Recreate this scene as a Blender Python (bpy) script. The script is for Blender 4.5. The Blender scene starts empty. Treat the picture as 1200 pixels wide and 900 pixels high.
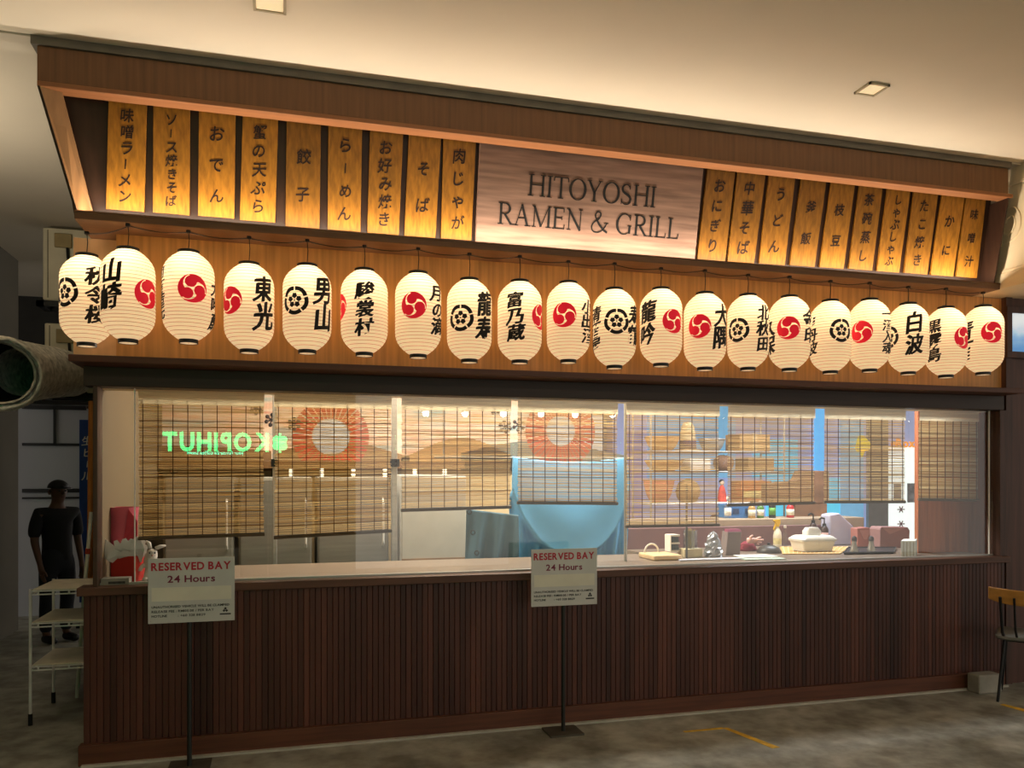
import bpy, bmesh, math, random
from mathutils import Vector, Matrix
random.seed(7)
SC = bpy.context.scene
COL = SC.collection

# ------------------------------------------------------------------ camera, world, lights, exposure
YAW = math.atan(950 / 3400)
CA, SA = math.cos(YAW), math.sin(YAW)
CX, CY, CZ = 1.086, -4.996, 1.62
cam = bpy.data.objects.new('camera', bpy.data.cameras.new('camera'))
COL.objects.link(cam)
cam.location = (CX, CY, CZ)
cam.rotation_euler = (math.pi / 2, 0, -YAW)
cam.data.sensor_width = 36
cam.data.lens = 950 / 1200 * 36
cam.data.shift_y = 106 / 1200
cam.data.clip_start = 0.05
SC.camera = cam

SC.view_settings.view_transform = 'Standard'
SC.view_settings.look = 'None'
SC.view_settings.gamma = 1
SC.view_settings.use_curve_mapping = False
SC.view_settings.exposure = 0.0

W = bpy.data.worlds.new('world')
SC.world = W
W.use_nodes = True
W.node_tree.nodes['Background'].inputs[0].default_value = (1.0, 0.93, 0.84, 1)
W.node_tree.nodes['Background'].inputs[1].default_value = 0.84

BULB_W = 1.2          # lamp inside each paper lantern
LED_W = 42.0        # strip under the menu boards


def lamp(name, loc, energy, color, kind='POINT', size=0.05, size_y=None, rot=(0, 0, 0), parent=None):
    l = bpy.data.lights.new(name, kind)
    l.energy = energy
    l.color = color
    if kind == 'AREA':
        l.shape = 'RECTANGLE'
        l.size = size
        l.size_y = size_y or size
    else:
        l.shadow_soft_size = size
    o = bpy.data.objects.new(name, l)
    o.location = loc
    o.rotation_euler = rot
    COL.objects.link(o)
    if parent:
        o.parent = parent
    return o


# light inside the stall: kitchen ceiling lamps
lamp('kitchen_lamp', (1.5, 1.2, 2.72), 55, (1, 0.86, 0.66), 'AREA', 1.4, 0.5)
lamp('kitchen_lamp', (3.2, 1.1, 2.72), 88, (1, 0.90, 0.76), 'AREA', 1.4, 0.5)
lamp('kitchen_lamp', (5.5, 1.1, 2.72), 66, (0.90, 0.93, 1.0), 'AREA', 1.2, 0.5)
# fill lamps added behind the camera to raise the ambient light
lamp('fill_lamp', (-0.5, -6.0, 3.80), 30, (1, 0.80, 0.58), 'AREA', 1.2, 1.2)
lamp('fill_lamp', (4.5, -6.0, 3.80), 40, (1, 0.80, 0.58), 'AREA', 1.2, 1.2)


# unseen lamp added out of frame left to brighten the passage ceiling
lamp('passage_fill_lamp', (-1.45, 0.35, 2.55), 30, (1, 0.86, 0.66), 'AREA', 0.4, 0.4, (math.pi, 0, 0))


# ------------------------------------------------------------------ pixel helpers (real distances given)
def P(px, py, Y):
    r = (px - 600) / 950
    d = Y - CY
    u = d * (r * CA + SA) / (CA - r * SA)
    dep = u * SA + d * CA
    return Vector((CX + u, Y, CZ + (556 - py) / 950 * dep))


def PZ(px, py, Z):
    dep = (CZ - Z) * 950 / (py - 556)
    r = (px - 600) / 950 * dep
    return Vector((CX + CA * r + SA * dep, CY + CA * dep - SA * r, Z))


def mpp(p):
    return ((p[0] - CX) * SA + (p[1] - CY) * CA) / 950


# ------------------------------------------------------------------ materials
def hexc(h):
    h = h.lstrip('#')
    out = []
    for i in (0, 2, 4):
        c = int(h[i:i + 2], 16) / 255
        out.append(c / 12.92 if c <= 0.04045 else ((c + 0.055) / 1.055) ** 2.4)
    return (*out, 1)


MATS = {}


def mat(name, color, rough=0.6, metal=0.0, var=0.12, scale=8.0, emit=0.0, ecol=None, stretch=(1, 1, 1), bump=0.0, spec=0.4, island=0.0, trans=0.0, objvar=0.0):
    if name in MATS:
        return MATS[name]
    m = bpy.data.materials.new(name)
    m.use_nodes = True
    nt = m.node_tree
    b = nt.nodes['Principled BSDF']
    c = hexc(color) if isinstance(color, str) else color
    tc = nt.nodes.new('ShaderNodeTexCoord')
    mp = nt.nodes.new('ShaderNodeMapping')
    mp.inputs['Scale'].default_value = stretch
    nz = nt.nodes.new('ShaderNodeTexNoise')
    nz.inputs['Scale'].default_value = scale
    nz.inputs['Detail'].default_value = 5
    nt.links.new(tc.outputs['Object'], mp.inputs[0])
    nt.links.new(mp.outputs[0], nz.inputs[0])
    rp = nt.nodes.new('ShaderNodeValToRGB')
    rp.color_ramp.elements[0].position = 0.3
    rp.color_ramp.elements[1].position = 0.7
    rp.color_ramp.elements[0].color = tuple(x * (1 - var) for x in c[:3]) + (1,)
    rp.color_ramp.elements[1].color = tuple(min(1, x * (1 + var)) for x in c[:3]) + (1,)
    nt.links.new(nz.outputs['Fac'], rp.inputs[0])
    out = rp.outputs[0]
    if island:
        g = nt.nodes.new('ShaderNodeNewGeometry')
        mr = nt.nodes.new('ShaderNodeMapRange')
        mr.inputs['To Min'].default_value = 1 - island
        mr.inputs['To Max'].default_value = 1 + island
        nt.links.new(g.outputs['Random Per Island'], mr.inputs[0])
        mx = nt.nodes.new('ShaderNodeVectorMath')
        mx.operation = 'SCALE'
        nt.links.new(out, mx.inputs[0])
        nt.links.new(mr.outputs[0], mx.inputs['Scale'])
        out = mx.outputs[0]
    if objvar:
        g = nt.nodes.new('ShaderNodeObjectInfo')
        mr = nt.nodes.new('ShaderNodeMapRange')
        mr.inputs['To Min'].default_value = 1 - objvar
        mr.inputs['To Max'].default_value = 1 + objvar
        nt.links.new(g.outputs['Random'], mr.inputs[0])
        mx = nt.nodes.new('ShaderNodeVectorMath')
        mx.operation = 'SCALE'
        nt.links.new(out, mx.inputs[0])
        nt.links.new(mr.outputs[0], mx.inputs['Scale'])
        out = mx.outputs[0]
    nt.links.new(out, b.inputs['Base Color'])
    b.inputs['Roughness'].default_value = rough
    b.inputs['Metallic'].default_value = metal
    b.inputs['Specular IOR Level'].default_value = spec
    if trans:
        b.inputs['Transmission Weight'].default_value = trans
    if emit:
        b.inputs['Emission Color'].default_value = hexc(ecol) if ecol else c
        b.inputs['Emission Strength'].default_value = emit
    if bump:
        bp = nt.nodes.new('ShaderNodeBump')
        bp.inputs['Strength'].default_value = bump
        bp.inputs['Distance'].default_value = 0.01
        nt.links.new(nz.outputs['Fac'], bp.inputs['Height'])
        nt.links.new(bp.outputs[0], b.inputs['Normal'])
    MATS[name] = m
    return m


def glass_mat(name, tint=(0.96, 0.98, 0.97), ior=1.5, rough=0.0, extra=0.0):
    if name in MATS:
        return MATS[name]
    m = bpy.data.materials.new(name)
    m.use_nodes = True
    nt = m.node_tree
    nt.nodes.remove(nt.nodes['Principled BSDF'])
    o = nt.nodes['Material Output']
    tr = nt.nodes.new('ShaderNodeBsdfTransparent')
    tr.inputs[0].default_value = (*tint, 1)
    gl = nt.nodes.new('ShaderNodeBsdfGlossy')
    gl.inputs['Roughness'].default_value = rough
    lw = nt.nodes.new('ShaderNodeLayerWeight')
    pw = nt.nodes.new('ShaderNodeMath')
    pw.operation = 'POWER'
    pw.inputs[1].default_value = 5
    nt.links.new(lw.outputs['Facing'], pw.inputs[0])
    ad = nt.nodes.new('ShaderNodeMath')
    ad.operation = 'MULTIPLY_ADD'
    ad.inputs[1].default_value = 0.95
    ad.inputs[2].default_value = ((ior - 1) / (ior + 1)) ** 2 + extra
    nt.links.new(pw.outputs[0], ad.inputs[0])
    mx = nt.nodes.new('ShaderNodeMixShader')
    nt.links.new(ad.outputs[0], mx.inputs[0])
    nt.links.new(tr.outputs[0], mx.inputs[1])
    nt.links.new(gl.outputs[0], mx.inputs[2])
    nt.links.new(mx.outputs[0], o.inputs[0])
    MATS[name] = m
    return m


def paper_mat():
    m = bpy.data.materials.new('lantern_paper')
    m.use_nodes = True
    nt = m.node_tree
    nt.nodes.remove(nt.nodes['Principled BSDF'])
    o = nt.nodes['Material Output']
    tc = nt.nodes.new('ShaderNodeTexCoord')
    nz = nt.nodes.new('ShaderNodeTexNoise')
    nz.inputs['Scale'].default_value = 14
    nt.links.new(tc.outputs['Object'], nz.inputs[0])
    rp = nt.nodes.new('ShaderNodeValToRGB')
    rp.color_ramp.elements[0].color = (0.80, 0.68, 0.47, 1)
    rp.color_ramp.elements[1].color = (0.88, 0.77, 0.56, 1)
    nt.links.new(nz.outputs['Fac'], rp.inputs[0])
    tl = nt.nodes.new('ShaderNodeBsdfTranslucent')
    df = nt.nodes.new('ShaderNodeBsdfDiffuse')
    nt.links.new(rp.outputs[0], tl.inputs[0])
    nt.links.new(rp.outputs[0], df.inputs[0])
    mx = nt.nodes.new('ShaderNodeMixShader')
    mx.inputs[0].default_value = 0.35
    nt.links.new(tl.outputs[0], mx.inputs[1])
    nt.links.new(df.outputs[0], mx.inputs[2])
    em = nt.nodes.new('ShaderNodeEmission')
    em.inputs[0].default_value = (1.0, 0.80, 0.54, 1)
    em.inputs[1].default_value = 0.27
    ad = nt.nodes.new('ShaderNodeAddShader')
    nt.links.new(mx.outputs[0], ad.inputs[0])
    nt.links.new(em.outputs[0], ad.inputs[1])
    nt.links.new(ad.outputs[0], o.inputs[0])
    return m


def reed_mat():
    m = bpy.data.materials.new('bamboo_reed')
    m.use_nodes = True
    nt = m.node_tree
    b = nt.nodes['Principled BSDF']
    g = nt.nodes.new('ShaderNodeNewGeometry')
    rp = nt.nodes.new('ShaderNodeValToRGB')
    e = rp.color_ramp.elements
    e[0].color = hexc('#a88a5c')
    e[1].color = hexc('#f4e4c0')
    el = rp.color_ramp.elements.new(0.35)
    el.color = hexc('#dcc294')
    nt.links.new(g.outputs['Random Per Island'], rp.inputs[0])
    nt.links.new(rp.outputs[0], b.inputs['Base Color'])
    b.inputs['Roughness'].default_value = 0.6
    o = nt.nodes['Material Output']
    tl = nt.nodes.new('ShaderNodeBsdfTranslucent')
    nt.links.new(rp.outputs[0], tl.inputs[0])
    mx = nt.nodes.new('ShaderNodeMixShader')
    mx.inputs[0].default_value = 0.62
    nt.links.new(b.outputs[0], mx.inputs[1])
    nt.links.new(tl.outputs[0], mx.inputs[2])
    nt.links.new(mx.outputs[0], o.inputs[0])
    return m


M_DARK = mat('dark_wood', '#4a2f24', 0.5, var=0.35, scale=3, stretch=(12, 12, 0.7))
M_DARKH = mat('dark_wood_rail', '#5a3a2a', 0.5, var=0.3, scale=3, stretch=(0.7, 12, 12))
M_BOARD = mat('counter_board', '#4e2b20', 0.45, var=0.42, scale=1.6, stretch=(3, 3, 0.35), island=0.40)
M_PLINTH = mat('plinth_wood', '#5e3522', 0.5, var=0.3, scale=3, stretch=(0.7, 12, 12))
M_VENEER = mat('teak_veneer', '#c08a4e', 0.45, var=0.22, scale=3, stretch=(14, 14, 0.5))
M_FASCIA = mat('fascia_veneer', '#6e4a2c', 0.5, var=0.22, scale=3, stretch=(12, 12, 0.5))
M_LIP = mat('fascia_lip', '#94603a', 0.5, var=0.15, scale=3, stretch=(0.6, 12, 12))
M_MAPLE = mat('pale_plywood', '#dcb48c', 0.5, var=0.08, scale=3, stretch=(8, 8, 0.6))
M_MENU = mat('menu_wood', '#925f18', 0.5, var=0.30, scale=3.5, stretch=(18, 18, 0.7), objvar=0.28)
M_SIGN = mat('greyed_oak', '#86695a', 0.7, var=0.32, scale=3.2, stretch=(0.8, 11, 11), spec=0.15)
M_BACKING = mat('backing_dark', '#382318', 0.4, var=0.25, scale=3, stretch=(10, 10, 0.6))
M_INK = mat('black_ink', '#15100d', 0.7, var=0.1)
M_INKB = mat('brown_ink', '#2a1608', 0.6, var=0.1)
M_RED = mat('red_ink_glow', '#d8142c', 0.6, var=0.06, emit=0.42, ecol='#e8142c')  # emission stands in for lantern light shining through the ink
M_BLACK = mat('black_metal', '#151515', 0.45, var=0.2)
M_PAPER = paper_mat()
M_RIBWIRE = mat('rib_wire', '#b08a58', 0.7, var=0.1, emit=0.22, ecol='#c08c50')  # wires emit slightly, imitating the glow of the lit paper
M_CEIL = mat('ceiling_paint', '#e6dac6', 0.8, var=0.03, scale=1.5)
M_CEIL2 = mat('passage_paint', '#cfc5b4', 0.8, var=0.03, scale=1.5)
M_GREYTRIM = mat('grey_trim', '#6e675c', 0.6, var=0.1)
M_CREAM = mat('cream_paint', '#e8d4b0', 0.7, var=0.04, scale=2)
M_GREYWALL = mat('grey_paint', '#6f6a5e', 0.8, var=0.1, scale=2)
M_WHITEMET = mat('white_enamel', '#d8d6d0', 0.4, var=0.05)
M_STEEL = mat('brushed_steel', '#b4b2ac', 0.38, metal=0.6, var=0.1, scale=4, stretch=(0.6, 6, 12))
M_REED = reed_mat()
M_STRING = mat('blind_string', '#5a3a24', 0.8)
M_GLASS = glass_mat('window_glass', extra=0.02)
M_WHITE = mat('white_plastic', '#e6e2da', 0.4, var=0.03)
M_CLEAR = glass_mat('clear_plastic', (0.90, 0.93, 0.95), 1.45, 0.05, 0.06)


def valance_mat():
    m = mat('blind_valance', '#efe0c0', 0.6, var=0.16, scale=4, stretch=(0.8, 4, 30))
    nt = m.node_tree
    b = nt.nodes['Principled BSDF']
    tl = nt.nodes.new('ShaderNodeBsdfTranslucent')
    nt.links.new(b.inputs['Base Color'].links[0].from_socket, tl.inputs[0])
    mx = nt.nodes.new('ShaderNodeMixShader')
    mx.inputs[0].default_value = 0.6
    nt.links.new(b.outputs[0], mx.inputs[1])
    nt.links.new(tl.outputs[0], mx.inputs[2])
    nt.links.new(mx.outputs[0], nt.nodes['Material Output'].inputs[0])
    return m


M_VAL = valance_mat()


def floor_mat():
    m = bpy.data.materials.new('stained_concrete')
    m.use_nodes = True
    nt = m.node_tree
    b = nt.nodes['Principled BSDF']
    tc = nt.nodes.new('ShaderNodeTexCoord')
    n1 = nt.nodes.new('ShaderNodeTexNoise')
    n1.inputs['Scale'].default_value = 2.2
    n1.inputs['Detail'].default_value = 8
    n1.inputs['Roughness'].default_value = 0.65
    n2 = nt.nodes.new('ShaderNodeTexNoise')
    n2.inputs['Scale'].default_value = 7
    n2.inputs['Detail'].default_value = 6
    nt.links.new(tc.outputs['Object'], n1.inputs[0])
    nt.links.new(tc.outputs['Object'], n2.inputs[0])
    r1 = nt.nodes.new('ShaderNodeValToRGB')
    r1.color_ramp.elements[0].position = 0.32
    r1.color_ramp.elements[0].color = hexc('#7a7970')
    r1.color_ramp.elements[1].position = 0.68
    r1.color_ramp.elements[1].color = hexc('#c0bfb4')
    r2 = nt.nodes.new('ShaderNodeValToRGB')
    r2.color_ramp.elements[0].position = 0.35
    r2.color_ramp.elements[0].color = (0.62, 0.60, 0.56, 1)
    r2.color_ramp.elements[1].position = 0.62
    r2.color_ramp.elements[1].color = (1, 1, 1, 1)
    nt.links.new(n1.outputs['Fac'], r1.inputs[0])
    nt.links.new(n2.outputs['Fac'], r2.inputs[0])
    mx = nt.nodes.new('ShaderNodeMix')
    mx.data_type = 'RGBA'
    mx.blend_type = 'MULTIPLY'
    mx.inputs[0].default_value = 1
    nt.links.new(r1.outputs[0], mx.inputs[6])
    nt.links.new(r2.outputs[0], mx.inputs[7])
    nt.links.new(mx.outputs[2], b.inputs['Base Color'])
    b.inputs['Roughness'].default_value = 0.55
    return m


def mural_mat():
    """printed dusk sky: drifting bands of coral, teal and cream"""
    m = bpy.data.materials.new('printed_sky')
    m.use_nodes = True
    nt = m.node_tree
    b = nt.nodes['Principled BSDF']
    tc = nt.nodes.new('ShaderNodeTexCoord')
    mp = nt.nodes.new('ShaderNodeMapping')
    mp.inputs['Scale'].default_value = (0.9, 1, 5.5)
    nz = nt.nodes.new('ShaderNodeTexNoise')
    nz.inputs['Scale'].default_value = 1.6
    nz.inputs['Detail'].default_value = 4
    nt.links.new(tc.outputs['Object'], mp.inputs[0])
    nt.links.new(mp.outputs[0], nz.inputs[0])
    rp = nt.nodes.new('ShaderNodeValToRGB')
    cr = rp.color_ramp
    cr.elements[0].position = 0.28
    cr.elements[0].color = hexc('#6fa4ae')
    cr.elements[1].position = 0.74
    cr.elements[1].color = hexc('#e87a58')
    for p, c in ((0.40, '#c9cfc8'), (0.48, '#f3d9c6'), (0.56, '#f5c3a6'), (0.64, '#f0dcc8')):
        cr.elements.new(p).color = hexc(c)
    nt.links.new(nz.outputs['Fac'], rp.inputs[0])
    nt.links.new(rp.outputs[0], b.inputs['Base Color'])
    b.inputs['Roughness'].default_value = 0.7
    return m


# ------------------------------------------------------------------ mesh helpers
class MB:
    def __init__(self):
        self.v, self.f = [], []

    def add(self, vs, fs):
        n = len(self.v)
        self.v += [Vector(p) for p in vs]
        self.f += [tuple(i + n for i in q) for q in fs]
        return self

    def box(self, x0, x1, y0, y1, z0, z1):
        return self.add([(x0, y0, z0), (x1, y0, z0), (x1, y1, z0), (x0, y1, z0), (x0, y0, z1), (x1, y0, z1), (x1, y1, z1), (x0, y1, z1)],
                        [(3, 2, 1, 0), (4, 5, 6, 7), (0, 1, 5, 4), (1, 2, 6, 5), (2, 3, 7, 6), (3, 0, 4, 7)])

    def prism(self, poly, off):
        off = Vector(off)
        n = len(poly)
        a = [Vector(p) for p in poly]
        return self.add(a + [p + off for p in a],
                        [tuple(range(n)), tuple(range(2 * n - 1, n - 1, -1))] + [(i, i + n, (i + 1) % n + n, (i + 1) % n) for i in range(n)])

    def tube(self, pts, r, n=8, cap=True, closed=False):
        pts = [Vector(p) for p in pts]
        rs = r if isinstance(r, (list, tuple)) else [r] * len(pts)
        rings = []
        k = len(pts)
        up = None
        for i, p in enumerate(pts):
            if closed:
                t = pts[(i + 1) % k] - pts[i - 1]
            else:
                t = pts[min(i + 1, k - 1)] - pts[max(i - 1, 0)]
            t.normalize()
            if up is None:
                up = Vector((0, 0, 1)) if abs(t.z) < 0.9 else Vector((1, 0, 0))
            s = t.cross(up)
            if s.length < 1e-5:
                s = t.cross(Vector((0, 1, 0.1)))
            s.normalize()
            w = s.cross(t)
            up = w
            rings.append([p + (s * math.cos(2 * math.pi * j / n) + w * math.sin(2 * math.pi * j / n)) * rs[i] for j in range(n)])
        vs = [q for rg in rings for q in rg]
        fs = []
        for i in range(k if closed else k - 1):
            a, b2 = i * n, ((i + 1) % k) * n
            for j in range(n):
                fs.append((a + j, a + (j + 1) % n, b2 + (j + 1) % n, b2 + j))
        if cap and not closed:
            fs.append(tuple(range(n - 1, -1, -1)))
            fs.append(tuple(range((k - 1) * n, k * n)))
        return self.add(vs, fs)

    def lathe(self, prof, c=(0, 0, 0), n=24, cap=True):
        c = Vector(c)
        vs, fs = [], []
        for r, z in prof:
            for j in range(n):
                a = 2 * math.pi * j / n
                vs.append(c + Vector((r * math.cos(a), r * math.sin(a), z)))
        for i in range(len(prof) - 1):
            for j in range(n):
                fs.append((i * n + j, i * n + (j + 1) % n, (i + 1) * n + (j + 1) % n, (i + 1) * n + j))
        if cap:
            fs.append(tuple(range(n - 1, -1, -1)))
            fs.append(tuple(range((len(prof) - 1) * n, len(prof) * n)))
        return self.add(vs, fs)

    def blob(self, c, r, rz=None, n=14, jit=0.0, flat=None):
        rz = rz or r
        vs, fs = [], []
        m = max(5, n // 2)
        for i in range(m + 1):
            a = math.pi * i / m
            for j in range(n):
                b = 2 * math.pi * j / n
                k = 1 + random.uniform(-jit, jit)
                z = -math.cos(a) * rz * k
                if flat is not None:
                    z = max(z, -flat)
                vs.append((c[0] + r * k * math.sin(a) * math.cos(b), c[1] + r * k * math.sin(a) * math.sin(b), c[2] + z))
        for i in range(m):
            for j in range(n):
                fs.append((i * n + j, i * n + (j + 1) % n, (i + 1) * n + (j + 1) % n, (i + 1) * n + j))
        return self.add(vs, fs)

    def grid(self, fn, nu, nv):
        vs = [fn(i / nu, j / nv) for j in range(nv + 1) for i in range(nu + 1)]
        fs = [(j * (nu + 1) + i, j * (nu + 1) + i + 1, (j + 1) * (nu + 1) + i + 1, (j + 1) * (nu + 1) + i) for j in range(nv) for i in range(nu)]
        return self.add(vs, fs)

    def mesh(self, name, off=Vector((0, 0, 0))):
        me = bpy.data.meshes.new(name)
        me.from_pydata([p - off for p in self.v], [], self.f)
        me.validate()
        return me

    def build(self, name, m, parent=None, bevel=0.0, smooth=False, solid=0.0, recalc=True, seg=2, loc=None):
        off = Vector((0, 0, 0))
        p = parent
        while p is not None:
            off = off + p.location
            p = p.parent
        if parent is None:
            if loc is None and self.v:
                lo = [min(q[i] for q in self.v) for i in range(3)]
                hi = [max(q[i] for q in self.v) for i in range(3)]
                loc = ((lo[0] + hi[0]) / 2, (lo[1] + hi[1]) / 2, lo[2])
            off = Vector(loc)
        me = self.mesh(name, off)
        if recalc:
            bm = bmesh.new()
            bm.from_mesh(me)
            bmesh.ops.recalc_face_normals(bm, faces=bm.faces)
            bm.to_mesh(me)
            bm.free()
        if smooth:
            me.polygons.foreach_set('use_smooth', [True] * len(me.polygons))
            if smooth != 'all':
                me.set_sharp_from_angle(angle=math.radians(40))
        me.materials.append(m)
        o = bpy.data.objects.new(name, me)
        COL.objects.link(o)
        if parent is not None:
            o.parent = parent
        else:
            o.location = off
        if bevel:
            md = o.modifiers.new('edge', 'BEVEL')
            md.width = bevel
            md.segments = seg
            md.limit_method = 'ANGLE'
        if solid:
            md = o.modifiers.new('thick', 'SOLIDIFY')
            md.thickness = solid
        return o


def tag(o, label, cat, group=None, kind=None):
    if label:
        o['label'] = label
    if cat:
        o['category'] = cat
    if group:
        o['group'] = group
    if kind:
        o['kind'] = kind
    return o


def root(name, loc, label, cat, group=None):
    o = bpy.data.objects.new(name, None)
    o.empty_display_size = 0.1
    COL.objects.link(o)
    o.location = loc
    return tag(o, label, cat, group)


def struct(name, mb, m, **k):
    o = mb.build(name, m, **k)
    o['kind'] = 'structure'
    return o


# ------------------------------------------------------------------ glyphs
GL = {}


def glyph(ch, bold=0.0):
    key = (ch, bold)
    if key not in GL:
        cu = bpy.data.curves.new('glyph', 'FONT')
        cu.body = ch
        cu.size = 1
        cu.offset = bold
        cu.resolution_u = 3
        ob = bpy.data.objects.new('glyph', cu)
        COL.objects.link(ob)
        me = bpy.data.meshes.new_from_object(ob.evaluated_get(bpy.context.evaluated_depsgraph_get()))
        vs = [(v.co.x, v.co.y) for v in me.vertices]
        fs = [tuple(p.vertices) for p in me.polygons]
        bpy.data.objects.remove(ob)
        bpy.data.curves.remove(cu)
        bpy.data.meshes.remove(me)
        xs = [p[0] for p in vs] or [0]
        w = (min(xs), max(xs))
        GL[key] = (vs, fs, w)
    return GL[key]


def column_text(s, size_w, size_h, pitch, bold=0.02, slant=0.10, rise=0.10, strike=0.0):
    """vertical text, one glyph under another, centred on (0,0): -> list of (u,v), faces"""
    vs, fs = [], []
    n = len(s)
    for i, ch in enumerate(s):
        g, f, w = glyph(ch, bold)
        cy = (n - 1) / 2 * pitch - i * pitch
        k = len(vs)
        rot = ch in 'ー'
        jx = random.uniform(-0.06, 0.06)
        js = random.uniform(0.93, 1.07)
        for x, y in g:
            x, y = x - 0.5, y - 0.38
            if rot:
                x, y = y * 0.8, -x * 0.8
            x, y = x * js, y * js
            vs.append(((x + slant * y + jx) * size_w, (y + rise * x) * size_h + cy))
        fs += [tuple(q + k for q in p) for p in f]
    if strike:      # heavy brush: strokes widened sideways
        base, n0 = list(vs), len(vs)
        f0 = list(fs)
        for m_, (dx, dy) in enumerate(((-strike, -strike * 0.4), (strike, strike * 0.5))):
            vs += [(a + dx * size_w, b + dy * size_h) for a, b in base]
            fs += [tuple(q + n0 * (m_ + 1) for q in p) for p in f0]
    return vs, fs


def line_text(s, size, bold=0.0, align='C', width=None, track=1.0):
    vs, fs = [], []
    x = 0
    for ch in s:
        if ch == ' ':
            x += 0.30
            continue
        g, f, w = glyph(ch, bold)
        k = len(vs)
        adv = w[1] - w[0] + 0.075 * track
        for a, b in g:
            vs.append((x + a - w[0], b))
        fs += [tuple(q + k for q in p) for p in f]
        x += adv
    sx = size
    if width:
        sx = width / max(x, 1e-6)
    o = {'C': -x / 2, 'L': 0, 'R': -x}[align]
    return [((a + o) * sx, b * size) for a, b in vs], fs


# variable-width pen strokes for the roman capitals of the main sign
def pen(vs, fs, pts, ws):
    k = len(pts)
    base = len(vs)
    for i, p in enumerate(pts):
        a, b = pts[max(i - 1, 0)], pts[min(i + 1, k - 1)]
        tx, ty = b[0] - a[0], b[1] - a[1]
        l = math.hypot(tx, ty) or 1
        nx, ny = -ty / l, tx / l
        w = ws[i] / 2
        vs.append((p[0] + nx * w, p[1] + ny * w))
        vs.append((p[0] - nx * w, p[1] - ny * w))
    for i in range(k - 1):
        q = base + 2 * i
        fs.append((q, q + 1, q + 3, q + 2))


def bez(p0, p1, p2, p3, n=14):
    out = []
    for i in range(n + 1):
        t = i / n
        out.append(tuple((1 - t) ** 3 * a + 3 * (1 - t) ** 2 * t * b + 3 * (1 - t) * t * t * c + t ** 3 * d for a, b, c, d in zip(p0, p1, p2, p3)))
    return out


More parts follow.
